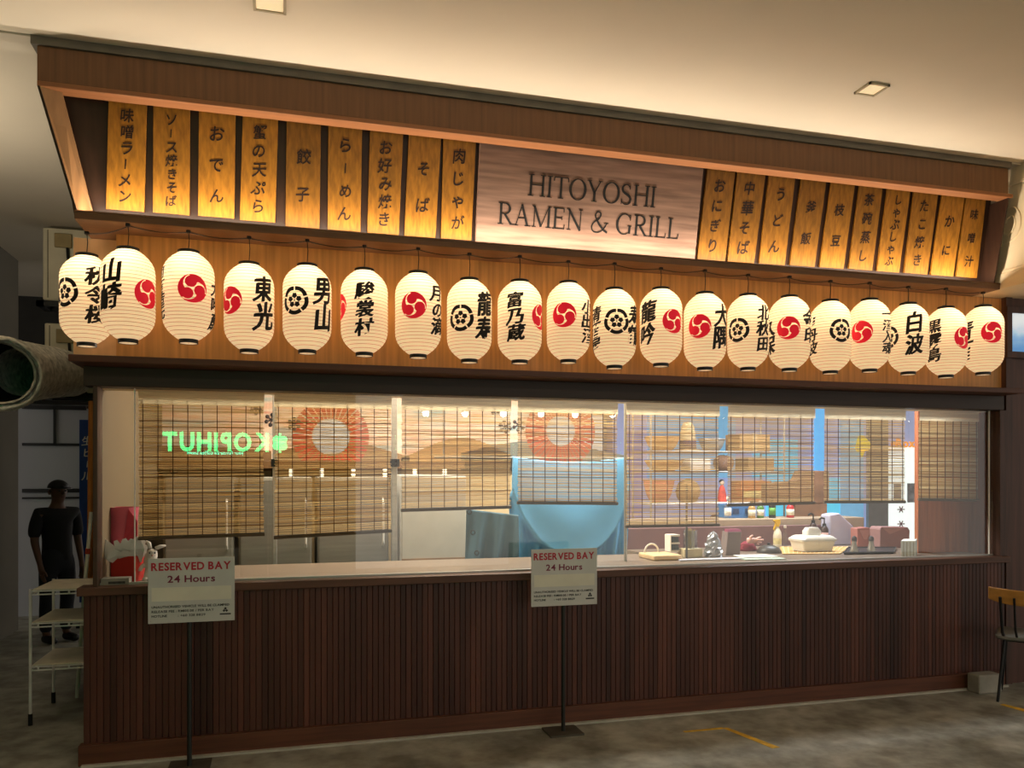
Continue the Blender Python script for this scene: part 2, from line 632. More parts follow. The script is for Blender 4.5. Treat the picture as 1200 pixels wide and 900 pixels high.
def roman(ch):
    """cap height 1: returns verts, faces, advance"""
    vs, fs = [], []
    T, H, S = 0.105, 0.04, 0.035

    def ln(a, b, w):
        pen(vs, fs, [a, b], [w, w])

    def stem(x, t=T, y0=0, y1=1, s0=True, s1=True):
        ln((x, y0), (x, y1), t)
        for y, on in ((y0, s0), (y1, s1)):
            if on:
                yy = y + (S / 2 if y == y0 else -S / 2)
                ln((x - t / 2 - 0.075, yy), (x + t / 2 + 0.075, yy), S)

    def ring(cx, cy, rx, ry, a0, a1, wf, n=40):
        pts, ws = [], []
        for i in range(n + 1):
            a = a0 + (a1 - a0) * i / n
            pts.append((cx + rx * math.cos(a), cy + ry * math.sin(a)))
            ws.append(wf(a))
        pen(vs, fs, pts, ws)
    pi = math.pi
    if ch == 'H':
        stem(0.14); stem(0.70); ln((0.14, 0.52), (0.70, 0.52), H); adv = 0.84
    elif ch == 'I':
        stem(0.15); adv = 0.30
    elif ch == 'T':
        stem(0.36, s1=False); ln((0.02, 0.98), (0.70, 0.98), H)
        ln((0.035, 0.98), (0.02, 0.80), H); ln((0.685, 0.98), (0.70, 0.80), H); adv = 0.72
    elif ch == 'O':
        ring(0.42, 0.5, 0.36, 0.49, 0, 2 * pi, lambda a: 0.035 + 0.085 * abs(math.cos(a)) ** 1.3); adv = 0.84
    elif ch == 'Y':
        stem(0.36, y1=0.45, s1=False); ln((0.36, 0.43), (0.08, 1), T); ln((0.37, 0.43), (0.64, 1), H)
        ln((-0.02, 0.985), (0.2, 0.985), S); ln((0.54, 0.985), (0.74, 0.985), S); adv = 0.74
    elif ch == 'S':
        p = bez((0.46, 0.80), (0.44, 1.02), (0.10, 1.04), (0.09, 0.76)) + bez((0.09, 0.76), (0.09, 0.50), (0.51, 0.54), (0.51, 0.25))[1:] + bez((0.51, 0.25), (0.50, -0.05), (0.09, -0.06), (0.07, 0.24))[1:]
        k = len(p)
        pen(vs, fs, p, [0.035 + 0.085 * max(0, math.sin(pi * i / (k - 1))) ** 2 for i in range(k)])
        ln((0.465, 0.98), (0.465, 0.74), S); ln((0.07, 0.02), (0.07, 0.28), S); adv = 0.60
    elif ch in 'RP':
        stem(0.15)
        ln((0.15, 0.98), (0.34, 0.98), H); ln((0.15, 0.50), (0.34, 0.50), H)
        ring(0.34, 0.74, 0.22, 0.24, pi / 2, -pi / 2, lambda a: 0.04 + 0.07 * abs(math.cos(a)), 20)
        if ch == 'R':
            ln((0.32, 0.51), (0.64, 0.02), T * 0.95); ln((0.58, 0.018), (0.76, 0.018), S)
        adv = 0.74
    elif ch == 'A':
        ln((0.10, 0), (0.38, 1), H); ln((0.36, 1), (0.66, 0), T); ln((0.19, 0.36), (0.55, 0.36), H)
        ln((0.0, S / 2), (0.22, S / 2), S); ln((0.52, S / 2), (0.80, S / 2), S); adv = 0.80
    elif ch == 'M':
        stem(0.14, H, s1=False); ln((0.12, 1), (0.48, 0.03), T); ln((0.48, 0.03), (0.82, 1), H); stem(0.84, T, s1=False)
        ln((0.02, 0.985), (0.18, 0.985), S); ln((0.80, 0.985), (0.96, 0.985), S); adv = 0.98
    elif ch == 'E':
        stem(0.15); ln((0.15, 0.98), (0.56, 0.98), H); ln((0.15, 0.52), (0.48, 0.52), H); ln((0.15, 0.02), (0.60, 0.02), H)
        ln((0.55, 1.0), (0.56, 0.80), H); ln((0.59, 0), (0.61, 0.22), H); ln((0.47, 0.43), (0.47, 0.61), S); adv = 0.66
    elif ch == 'N':
        stem(0.14, H, s1=False); ln((0.10, 1), (0.70, 0.0), T); stem(0.70, H, s0=False)
        ln((0.0, 0.985), (0.14, 0.985), S); adv = 0.84
    elif ch == 'G':
        ring(0.42, 0.5, 0.36, 0.49, 0.22 * pi, 1.84 * pi, lambda a: 0.035 + 0.085 * max(0, -math.cos(a)) ** 1.0)
        ln((0.70, 0.06), (0.70, 0.42), T); ln((0.58, 0.43), (0.80, 0.43), S); ln((0.71, 0.97), (0.72, 0.70), S); adv = 0.86
    elif ch == 'L':
        stem(0.15); ln((0.15, 0.02), (0.58, 0.02), H); ln((0.57, 0), (0.60, 0.24), H); adv = 0.64
    elif ch == '&':
        p = bez((0.80, 0.44), (0.70, 0.10), (0.42, -0.06), (0.24, 0.0)) + bez((0.24, 0.0), (0.0, 0.06), (0.02, 0.40), (0.26, 0.54))[1:] + bez((0.26, 0.54), (0.52, 0.68), (0.56, 0.98), (0.38, 0.98))[1:] + bez((0.38, 0.98), (0.20, 0.98), (0.18, 0.76), (0.30, 0.60))[1:] + bez((0.30, 0.60), (0.44, 0.38), (0.62, 0.10), (0.86, 0.02))[1:]
        k = len(p)
        pen(vs, fs, p, [0.045 + 0.05 * (1 if i > k * 0.78 else 0.5 * math.sin(pi * i / k) ** 2) for i in range(k)])
        ln((0.68, 0.45), (0.90, 0.45), S); adv = 0.92
    else:
        adv = 0.34
    return vs, fs, adv


def roman_line(s, h, xs=1.0):
    vs, fs, x = [], [], 0
    for ch in s:
        v, f, a = roman(ch)
        k = len(vs)
        vs += [(x + p[0], p[1]) for p in v]
        fs += [tuple(q + k for q in p) for p in f]
        x += a + (0.03 if ch != ' ' else 0)
    return [((p[0] - x / 2) * h * xs, p[1] * h) for p in vs], fs


def plate_text(mb, vs, fs, O, U, V, N, thick=0.002):
    """flat lettering with real thickness on a plane: O origin, U/V unit axes, N outward normal"""
    front = [O + U * a + V * b + N * thick for a, b in vs]
    back = [O + U * a + V * b for a, b in vs]
    n = len(vs)
    fr = [tuple(p) for p in fs]
    from collections import Counter
    ed = Counter()
    for p in fs:
        for i in range(len(p)):
            ed[tuple(sorted((p[i], p[(i + 1) % len(p)])))] += 1
    sides = []
    for p in fs:
        for i in range(len(p)):
            a, b = p[i], p[(i + 1) % len(p)]
            if ed[tuple(sorted((a, b)))] == 1:
                sides.append((a, b, b + n, a + n))
    mb.add(front + back, fr + sides)
    return mb


# ------------------------------------------------------------------ setting
mb = MB().box(-8, 14, -9, 9, -0.1, 0)
struct('floor', mb, floor_mat())
mb = MB().box(-8, 14, -9, -0.36, 3.86, 3.96)
struct('ceiling', mb, M_CEIL)
mb = MB().box(-8, 14, -0.36, 9, 3.85, 3.96)
struct('ceiling_passage', mb, M_CEIL2)
mb = MB().box(-1.9, -1.6, -9, 4.54, 0, 3.85)
struct('wall_left', mb, M_GREYWALL)
mb = MB().box(-6, 0.02, 6.4, 6.55, 0, 3.85)
struct('wall_back', mb, mat('passage_dark', '#2b2925', 0.8))
mb = MB().box(6.44, 11, 0.02, 0.12, 0, 3.0)
struct('wall_right', mb, mat('right_wall_wood', '#54352a', 0.5, var=0.25, scale=3, stretch=(9, 9, 0.6)))
mb = MB().box(6.44, 6.50, 0.0, 0.02, 0, 3.0)
struct('trim_1', mb, M_DARK)
mb = MB().box(-3.5, 2.2, -8.6, -8.45, 0, 3.86)
struct('wall_opposite', mb, mat('opposite_wall', '#3a322a', 0.8))
# cream bulkhead with raised scroll work, right of the sign
mb = MB().box(6.19, 7.5, -7.0, 0.13, 3.10, 3.86)
bh = struct('wall_bulkhead', mb, M_CREAM)
mb = MB().box(6.17, 7.52, -7.0, 0.13, 2.988, 3.10).box(6.175, 7.5, -7.0, 0.02, 3.10, 3.125).box(6.175, 7.5, -7, 0.02, 3.72, 3.745)
struct('trim_2', mb, M_CREAM, bevel=0.006)
bo = MB()
for y0, s in ((-0.26, 1), (-0.78, -1), (-1.3, 1), (-1.82, -1)):
    pts = []
    for i in range(46):
        t = i / 45
        a = t * 3.6 * math.pi
        r = 0.025 + 0.085 * t
        pts.append((6.188, y0 + s * r * math.cos(a), 3.46 + r * math.sin(a) * 1.3))
    bo.tube(pts, 0.007, 6)
    bo.tube([(6.188, y0 - s * 0.13, 3.66 - 0.36 * t) for t in (0, 0.3, 0.6, 1)] + [(6.188, y0 - s * 0.18, 3.26)], 0.007, 6)
bo.build('scroll_relief', M_CREAM, bh, smooth=True)
bh['label'] = 'cream bulkhead with raised scroll ornament'

# inside of the stall
mb = MB().box(0.045, 0.06, 0.13, 3.2, 0, 2.225).box(0.045, 0.06, 0.21, 3.2, 2.225, 2.9)
struct('wall_stall_left', mb, mat('stall_plaster', '#786850', 0.7, var=0.05, scale=2))
mb = MB().box(0.06, 3.96, 2.6, 2.7, 0, 2.9)
struct('wall_stall_back', mb, mat('kitchen_wall', '#c9b48c', 0.7, var=0.08, scale=2))
mb = MB().box(0.06, 9.8, 0.22, 2.7, 2.8, 2.9)
struct('ceiling_stall', mb, mat('stall_ceiling', '#eadcc0', 0.7, var=0.03))
# wood backed bay at the right end of the window
mb = MB().box(P(1076, 500, 0.42).x, 7.1, 0.42, 0.46, 0.9, 2.8)
struct('wall_wood_bay', mb, mat('bay_wood', '#b8683c', 0.5, var=0.25, scale=3, stretch=(10, 10, 0.5)))

# ------------------------------------------------------------------ the stall: counter, header, lantern bay, sign tray
ctr = root('serving_counter', (3.2, 0, 0), 'long dark reddish-brown wooden serving counter clad in narrow upright boards', 'counter')
mb = MB()
x = 0.0
while x < 6.42:
    w = min(0.034, 6.43 - x)
    mb.box(x + 0.001, x + w - 0.001, 0.0, 0.03, 0.09, 0.955)
    x += w
mb.build('board_cladding', M_BOARD, ctr, bevel=0.0025, seg=1)
MB().box(0.0, 6.40, -0.06, -0.03, 0.0, 0.012).build('sill_strip', mat('sill_concrete', '#b8b2a6', 0.8, var=0.15, scale=6), ctr)
MB().box(0.004, 6.43, 0.025, 0.10, 0.02, 0.95).build('carcass', M_DARK, ctr)
MB().box(-0.02, 6.40, -0.03, 0.035, 0.0, 0.115).build('plinth', M_PLINTH, ctr, bevel=0.004)
MB().box(-0.025, 6.435, -0.045, 0.105, 0.945, 0.992).build('ledge', M_DARKH, ctr, bevel=0.005)
MB().box(0.065, 6.43, 0.105, 0.98, 0.945, 0.985).box(3.86, 6.43, 0.98, 1.345, 0.945, 0.985).build('worktop', mat('worktop_laminate', '#7a6a5c', 0.4, var=0.08), ctr, bevel=0.004)
MB().box(0.06, 6.43, 0.105, 0.115, 0.02, 0.945).build('inner_panel', M_DARK, ctr)

hd = root('stall_header', (3.2, 0, 2.12), 'dark brown header beam and projecting cornice between window and paper lanterns', 'header')
MB().box(0.0, 6.42, 0.0, 0.13, 2.115, 2.225).build('beam', mat('header_dark', '#3a2a20', 0.5, var=0.2, scale=3, stretch=(0.6, 9, 9)), hd, bevel=0.004)
MB().box(-0.03, 6.40, -0.20, 0.20, 2.225, 2.262).build('cornice', mat('cornice_wood', '#5a3524', 0.5, var=0.2, scale=3, stretch=(0.6, 9, 9)), hd, bevel=0.004)
MB().box(0.05, 0.074, -0.01, 0.12, 0.992, 2.115).build('post', mat('left_post', '#4a3424', 0.5), hd, bevel=0.003)
MB().box(6.37, 6.43, -0.01, 0.12, 0.992, 2.115).build('post', M_DARK, hd, bevel=0.003)

bay = root('lantern_bay', (3.2, 0.05, 2.262), 'warm teak backing panel and pale end board behind the row of paper lanterns', 'panel')
xr = 6.44
MB().box(0.16, xr, 0.045, 0.085, 2.262, 2.985).build('back_panel', M_VENEER, bay)
MB().box(-0.09, 0.165, 0.18, 0.205, 2.262, 2.985).build('end_board', M_MAPLE, bay)['label'] = 'pale pinkish plywood end board'

sh = root('sign_shelf', (3.1, -0.1, 2.985), 'dark wooden shelf under the lit menu boards with lanterns hanging below it', 'shelf')
MB().box(0.0, 6.165, -0.205, 0.20, 2.985, 3.02).build('shelf_board', mat('shelf_wood', '#6a4a30', 0.5, var=0.2, scale=3, stretch=(0.6, 9, 9)), sh, bevel=0.004)
MB().box(0.0, 6.165, -0.205, -0.195, 3.02, 3.032).build('front_lip', mat('shelf_wood', '#6a4a30'), sh)
MB().box(0.06, 6.05, -0.193, -0.175, 3.02, 3.024).build('light_strip', mat('led_strip', '#ffcf80', 0.5, emit=1.5, ecol='#ffb45a'), sh)
lamp('light_strip_lamp', (3.05 - 3.1, -0.184 + 0.1, 3.0265 - 2.985), LED_W, (1.0, 0.87, 0.70), 'AREA', 6.0, 0.016, (math.pi, 0, 0), sh)

tray = root('sign_tray', (3.1, -0.1, 3.02), 'long wooden sign frame with deep top fascia holding the golden menu boards', 'sign')
# raked backing board
def rake(z):   # y of the backing face at height z
    return -0.055 - 0.13 * (z - 3.02) / 0.62
mb = MB()
mb.add([(-0.03, rake(3.02), 3.022), (6.12, rake(3.02), 3.022), (6.10, rake(3.66), 3.66), (-0.10, rake(3.66), 3.66),
        (-0.03, rake(3.02) + 0.05, 3.022), (6.12, rake(3.02) + 0.05, 3.022), (6.10, rake(3.66) + 0.05, 3.66), (-0.10, rake(3.66) + 0.05, 3.66)],
       [(0, 1, 2, 3), (7, 6, 5, 4), (0, 3, 7, 4), (1, 5, 6, 2), (0, 4, 5, 1), (3, 2, 6, 7)])
mb.build('backing', M_BACKING, tray)
MB().box(-0.138, 6.085, -0.35, -0.255, 3.635, 3.815).build('fascia', M_FASCIA, tray, bevel=0.003)
MB().box(-0.138, 6.125, -0.352, -0.255, 3.61, 3.636).build('fascia_lip', M_LIP, tray, bevel=0.003)
MB().box(-0.13, 6.08, -0.256, -0.12, 3.70, 3.72).build('top_board', M_BACKING, tray)  # added to block light leaking up behind the fascia
MB().box(-0.165, 6.10, -0.365, -0.10, 3.815, 3.86).build('capping', M_GREYTRIM, tray, bevel=0.003)
q = [Vector((-0.138, -0.35, 3.612)), Vector((-0.035, -0.30, 3.612)), P(110, 250, -0.10), Vector((0.0, -0.20, 3.02))]
q[2].z = 3.034
q[3].z = 3.034
MB().prism(q, (0.0, 0.018, 0)).build('side_trim', mat('side_trim_wood', '#946c44', 0.5, var=0.15, scale=3, stretch=(9, 9, 0.6)), tray)
MB().prism([(-0.138, -0.35, 3.612), (0.0, -0.2, 3.034), (0.0, -0.03, 3.034), (-0.138, -0.12, 3.612)], (0.012, 0, 0)).build('end_panel', M_BACKING, tray)
MB().prism([(6.09, -0.34, 3.61), (6.12, -0.19, 3.034), (6.12, -0.03, 3.034), (6.09, -0.12, 3.61)], (0.014, 0, 0)).build('end_panel', M_BACKING, tray)

# ------------------------------------------------------------------ menu boards
BOARDS = [
    (127, 114.5, 172, 121, 124, 245, 169, 248, '味噌ラーメン', 1.0),
    (179.5, 121.5, 222.5, 127, 179, 249, 222, 252, 'ソース焼きそば', 1.0),
    (233, 128, 276, 133, 232, 252.5, 274.5, 256, 'おでん', 1.0),
    (284.5, 134, 326, 138.5, 281, 257, 322.5, 261.5, '蟹の天ぷら', 1.0),
    (336, 141, 376, 146, 334.5, 264, 374.5, 269, '餃子', 1.0),
    (385, 147, 424.5, 151, 384, 268.5, 422.5, 272, 'らーめん', 1.0),
    (434, 153, 472.5, 157, 430.5, 272, 467.5, 276, 'お好み焼き', 1.0),
    (479.5, 157.5, 517, 161.5, 474, 276, 510.5, 279, 'そば', 1.0),
    (520, 160, 558, 165, 517, 279, 552.5, 282, '肉じゃが', 1.0),
    (829.5, 198, 862, 200.5, 817.5, 304, 850, 307, 'おにぎり', 1.0),
    (865, 201, 897.5, 204, 853, 306, 884, 309, '中華そば', 1.0),
    (902, 204.5, 932.5, 207, 890, 308.5, 920, 311, 'うどん', 1.0),
    (940, 208, 969, 210.5, 926, 310.5, 955, 313, '釜飯', 1.0),
    (975, 212, 1002.5, 214.5, 961, 313, 989, 315, '枝豆', 1.0),
    (1008, 216, 1035, 218.5, 995, 315, 1022.5, 317, '茶碗蒸し', 1.0),
    (1041, 219.5, 1067.5, 222, 1028, 317.5, 1054, 319.5, 'しゃぶしゃぶ', 1.0),
    (1072, 223.5, 1100, 226, 1060, 319.5, 1087, 322, 'たこ焼き', 1.0),
    (1105, 227, 1131, 230, 1091, 322, 1117.5, 324, 'かに', 1.0),
    (1133, 230.5, 1156, 233, 1121, 324, 1145, 326, '味噌汁', 1.0)]
ROMA = {'味噌ラーメン': 'tall', }


def board_quad(b, gap=0.028):
    """corners TL TR BR BL on the raked face, gap in front of the backing"""
    out = []
    for px, py in ((b[0], b[1]), (b[2], b[3]), (b[6], b[7]), (b[4], b[5])):
        y = -0.12
        for _ in range(6):
            p = P(px, py, y)
            y = rake(p.z) - gap
        out.append(P(px, py, y))
    return out


for b in BOARDS:
    q = board_quad(b)
    # square the edges to the tray: level top and bottom
    zt = (q[0].z + q[1].z) / 2
    zb = (q[2].z + q[3].z) / 2
    zb = max(zb, 3.024)
    for i, z in ((0, zt), (1, zt), (2, zb), (3, zb)):
        q[i].z = z
        q[i].y = rake(z) - 0.026
    c = (q[2] + q[3]) / 2
    N = (q[1] - q[0]).cross(q[3] - q[0]).normalized()
    if N.y > 0:
        N = -N
    r = root('menu_board', c, f'narrow golden wooden menu board with dark vertical lettering {b[8]}', 'menu board', 'wooden menu boards on the sign frame')
    MB().prism(q, -N * 0.017).build('plank', M_MENU, r, bevel=0.002)
    U = (q[1] - q[0]).normalized()
    Vv = ((q[0] + q[1]) / 2 - (q[2] + q[3]) / 2)
    H = Vv.length
    Vv.normalize()
    w = (q[1] - q[0]).length
    n = len(b[8])
    pitch = min(H * 0.88 / n, H * 0.30) if n > 2 else H * 0.36
    sz = min(w * 0.43, pitch * 0.9)
    vs, fs = column_text(b[8], sz, min(sz * 1.05, pitch), pitch, 0.012, 0.06, 0.08)
    O = (q[0] + q[1] + q[2] + q[3]) / 4
    t = MB()
    plate_text(t, vs, fs, O + N * 0.0005, U, Vv, N, 0.0015)
    t.build('lettering', M_INKB, r, recalc=False)

sb = (563, 163, 825, 190, 557, 288, 814, 305.5)
q = board_quad((sb[0], sb[1], sb[2], sb[3], sb[4], sb[5], sb[6], sb[7]), 0.04)
zt = (q[0].z + q[1].z) / 2
zb = max((q[2].z + q[3].z) / 2, 3.024)
for i, z in ((0, zt), (1, zt), (2, zb), (3, zb)):
    q[i].z = z
    q[i].y = rake(z) - 0.042
N = (q[1] - q[0]).cross(q[3] - q[0]).normalized()
if N.y > 0:
    N = -N
ms = root('name_board', (q[2] + q[3]) / 2, 'wide pale greyish oak signboard lettered HITOYOSHI RAMEN & GRILL', 'sign')
MB().prism(q, -N * 0.030).build('plank', M_SIGN, ms, bevel=0.003)
U = (q[1] - q[0]).normalized()
Vv = ((q[0] + q[1]) / 2 - (q[2] + q[3]) / 2)
H = Vv.length
Vv.normalize()
O = (q[0] + q[1] + q[2] + q[3]) / 4
wide = (q[1] - q[0]).length
t = MB()
for s, oy, wfrac in (('HITOYOSHI', 0.010, 0.575), ('RAMEN & GRILL', -0.285, 0.82)):
    h = H * 0.205
    vs, fs = roman_line(s, h)
    ww = max(p[0] for p in vs) - min(p[0] for p in vs)
    vs = [(p[0] * wide * wfrac / ww, p[1]) for p in vs]
    plate_text(t, vs, fs, O + N * 0.0005 + Vv * (H * oy), U, Vv, N, 0.0025)
t.build('lettering', M_INK, ms, recalc=False)

# ------------------------------------------------------------------ paper lanterns
LH, LR = 0.485, 0.138


def lantern_r(z):
    t = abs(z) / (LH / 2)
    if t >= 1:
        t = 1
    core = 1 - max(0, (t - 0.42) / 0.58) ** 2.6 * 0.62
    return LR * core


mb = MB()
prof = []
NR = 25
for i in range(NR * 4 + 1):
    z = -LH / 2 + LH * i / (NR * 4)
    ph = (i % 4) / 4
    prof.append((lantern_r(z) - 0.0016 * (1 - math.sin(math.pi * ph)), z))
mb.lathe(prof, n=40, cap=False)
SHADE = mb.mesh('paper_shade')
SHADE.polygons.foreach_set('use_smooth', [True] * len(SHADE.polygons))
SHADE.materials.append(M_PAPER)
mb = MB()
for i in range(1, NR):
    z = -LH / 2 + LH * i / NR
    r = lantern_r(z) - 0.0006
    n = 40
    mb.tube([(r * math.cos(2 * math.pi * j / n), r * math.sin(2 * math.pi * j / n), z) for j in range(n)], 0.0013, 5, closed=True)
RIBS = mb.mesh('rib_wires')
RIBS.polygons.foreach_set('use_smooth', [True] * len(RIBS.polygons))
RIBS.materials.append(M_RIBWIRE)
re = lantern_r(LH / 2)
mb = MB().lathe([(re + 0.004, LH / 2 - 0.008), (re + 0.006, LH / 2 + 0.012), (re - 0.004, LH / 2 + 0.016), (re - 0.006, LH / 2 - 0.008)], n=28, cap=False)
mb.tube([(-re, 0, LH / 2 + 0.01), (-re * 0.5, 0, LH / 2 + 0.022), (0, 0, LH / 2 + 0.026), (re * 0.5, 0, LH / 2 + 0.022), (re, 0, LH / 2 + 0.01)], 0.002, 6)
TOPR = mb.mesh('top_ring')
TOPR.materials.append(M_BLACK)
rb = re * 0.98
mb = MB().lathe([(rb, -LH / 2 + 0.006), (rb, -LH / 2 - 0.020), (rb - 0.006, -LH / 2 - 0.020), (rb - 0.006, -LH / 2 + 0.006)], n=28, cap=False)
BOTR = mb.mesh('bottom_ring')
BOTR.materials.append(M_BLACK)
mb = MB().lathe([(rb - 0.006, -LH / 2 - 0.0185), (0.004, -LH / 2 - 0.0185)], n=28, cap=False)
BOTD = mb.mesh('bottom_disc')
BOTD.materials.append(M_PAPER)


def wrap(vs, fs, th0, v0, step=0.014, lift=0.0013):
    """lay flat (u,v) artwork on the lantern skin"""
    bm = bmesh.new()
    bv = [bm.verts.new((u, 0, v)) for u, v in vs]
    for f in fs:
        try:
            bm.faces.new([bv[i] for i in f])
        except ValueError:
            pass
    us = [p[0] for p in vs]
    zs = [p[1] for p in vs]
    k = min(us) + step
    while k < max(us):
        bmesh.ops.bisect_plane(bm, geom=bm.verts[:] + bm.edges[:] + bm.faces[:], plane_co=(k, 0, 0), plane_no=(1, 0, 0))
        k += step
    k = min(zs) + step
    while k < max(zs):
        bmesh.ops.bisect_plane(bm, geom=bm.verts[:] + bm.edges[:] + bm.faces[:], plane_co=(0, 0, k), plane_no=(0, 0, 1))
        k += step
    for v in bm.verts:
        th = th0 + v.co.x / LR
        z = v.co.z + v0
        r = lantern_r(z) + lift
        v.co = (r * math.sin(th), -r * math.cos(th), z)
    return bm


def red_crest(R=0.078):
    """three commas chasing each other in a round"""
    vs, fs = [], []
    for k in range(3):
        a0 = math.pi / 2 + 2 * math.pi * k / 3 + 0.25
        # head: disc
        hx, hy, hr = 0.50 * R * math.cos(a0), 0.50 * R * math.sin(a0), 0.40 * R
        n = 22
        b = len(vs)
        vs.append((hx, hy))
        for i in range(n):
            vs.append((hx + hr * math.cos(2 * math.pi * i / n), hy + hr * math.sin(2 * math.pi * i / n)))
        for i in range(n):
            fs.append((b, b + 1 + i, b + 1 + (i + 1) % n))
        # tail: thinning arc along the rim
        m = 22
        pts, ws = [], []
        for i in range(m + 1):
            t = i / m
            a = a0 - 0.10 - 2.02 * t
            w = R * (0.72 * (1 - t) ** 1.15 + 0.012)
            pts.append(((R - w / 2) * math.cos(a), (R - w / 2) * math.sin(a)))
            ws.append(w)
        pen(vs, fs, pts, ws)
    return vs, fs


def black_crest(R=0.078):
    vs, fs = [], []
    gaps = 5
    for k in range(gaps):
        a0 = math.pi / 2 + 2 * math.pi * (k + 0.5) / gaps - math.pi * 2 / gaps * 0.455
        a1 = a0 + 2 * math.pi / gaps * 0.91
        pts = [(0.86 * R * (1 + 0.05 * math.sin(math.pi * i / 12)) * math.cos(a0 + (a1 - a0) * i / 12), 0.86 * R * (1 + 0.05 * math.sin(math.pi * i / 12)) * math.sin(a0 + (a1 - a0) * i / 12)) for i in range(13)]
        pen(vs, fs, pts, [0.29 * R] * 13)
    for k in range(5):
        a = math.pi / 2 + 2 * math.pi * k / 5
        cx, cy, r = 0.35 * R * math.cos(a), 0.35 * R * math.sin(a), 0.20 * R
        b = len(vs)
        vs.append((cx, cy))
        for i in range(5):
            q = a + math.pi + 2 * math.pi * i / 5
            vs.append((cx + r * 1.1 * math.cos(q), cy + r * 1.1 * math.sin(q)))
        for i in range(5):
            fs.append((b, b + 1 + i, b + 1 + (i + 1) % 5))
    b = len(vs)
    vs.append((0, 0))
    for i in range(10):
        vs.append((0.06 * R * math.cos(i * math.pi / 5), 0.06 * R * math.sin(i * math.pi / 5)))
    for i in range(10):
        fs.append((b, b + 1 + i, b + 1 + (i + 1) % 10))
    return vs, fs


def art(bm, name, m, parent):
    me = bpy.data.meshes.new(name)
    bm.to_mesh(me)
    bm.free()
    me.materials.append(m)
    o = bpy.data.objects.new(name, me)
    COL.objects.link(o)
    o.parent = parent
    return o


# px centre, body top, body bottom, [(crest kind, px, py)], [(text, px, y top, y bottom)]
LANTERNS = [
    (101.8, 302, 401, [('b', 79.5, 348)], [('秋令桜', 111.5, 317, 383)], 'hanging apart at the corner'),
    (150, 294.7, 397, [('r', 171, 347)], [('山崎', 131.5, 308, 370)], 'left end of the straight row'),
    (221, 296.4, 398.7, [('r', 225.5, 343.5)], [('司酒造元', 192.5, 316, 378), ('大吟醸', 250.0, 328, 386)], ''),
    (292, 311.6, 409, [('r', 271, 357)], [('東光', 308.5, 327, 389)], ''),
    (360, 313, 410, [('b', 346, 357.5)], [('男山', 378, 328, 391)], ''),
    (427, 318.5, 413, [('r', 399, 362)], [('駿裳村', 428, 336, 398)], ''),
    (490, 321.7, 415.5, [('r', 484.6, 363)], [('月の滴', 512, 337, 394)], ''),
    (550, 329, 421.6, [('b', 540, 377)], [('龍寿', 568, 345, 403)], ''),
    (609, 332, 421.6, [('r', 632.5, 374)], [('富乃蔵', 604, 347, 403)], ''),
    (666, 333, 421.6, [('r', 661, 373.6)], [('小出酒', 688, 354, 404)], ''),
    (720, 341, 428, [('b', 722.6, 381)], [('清酒屋', 698, 362, 416), ('寿鶴', 742.5, 360, 408)], ''),
    (774.5, 340.5, 425.5, [('r', 789, 380.5)], [('龍吟', 759, 355, 408)], ''),
    (826, 345.5, 430.5, [('r', 819.6, 386)], [('大隅', 845, 360, 411)], ''),
    (876.5, 347.7, 430.5, [('b', 864.8, 389.5)], [('北秋田', 894, 361, 415)], ''),
    (925, 350, 431, [('r', 924, 388)], [('久保', 903, 375, 416), ('金印', 946.5, 366, 405)], ''),
    (973, 354.8, 434, [('b', 985, 391)], [('伊丹波', 953.5, 371, 417)], ''),
    (1019, 353, 432.5, [('r', 1010, 391.7)], [('一酒入魂', 1038, 365, 417)], ''),
    (1064.3, 357.5, 436, [('b', 1045, 396)], [('白波', 1071, 369, 419)], ''),
    (1108.5, 362.5, 439, [('r', 1126.5, 399)], [('黒霧島', 1096.5, 376, 426)], ''),
    (1152, 360, 436.7, [('r', 1161.7, 393)], [('青酒', 1134.5, 378, 423)], 'right end of the row')]
SOFFIT = 2.985
hook_pts = []
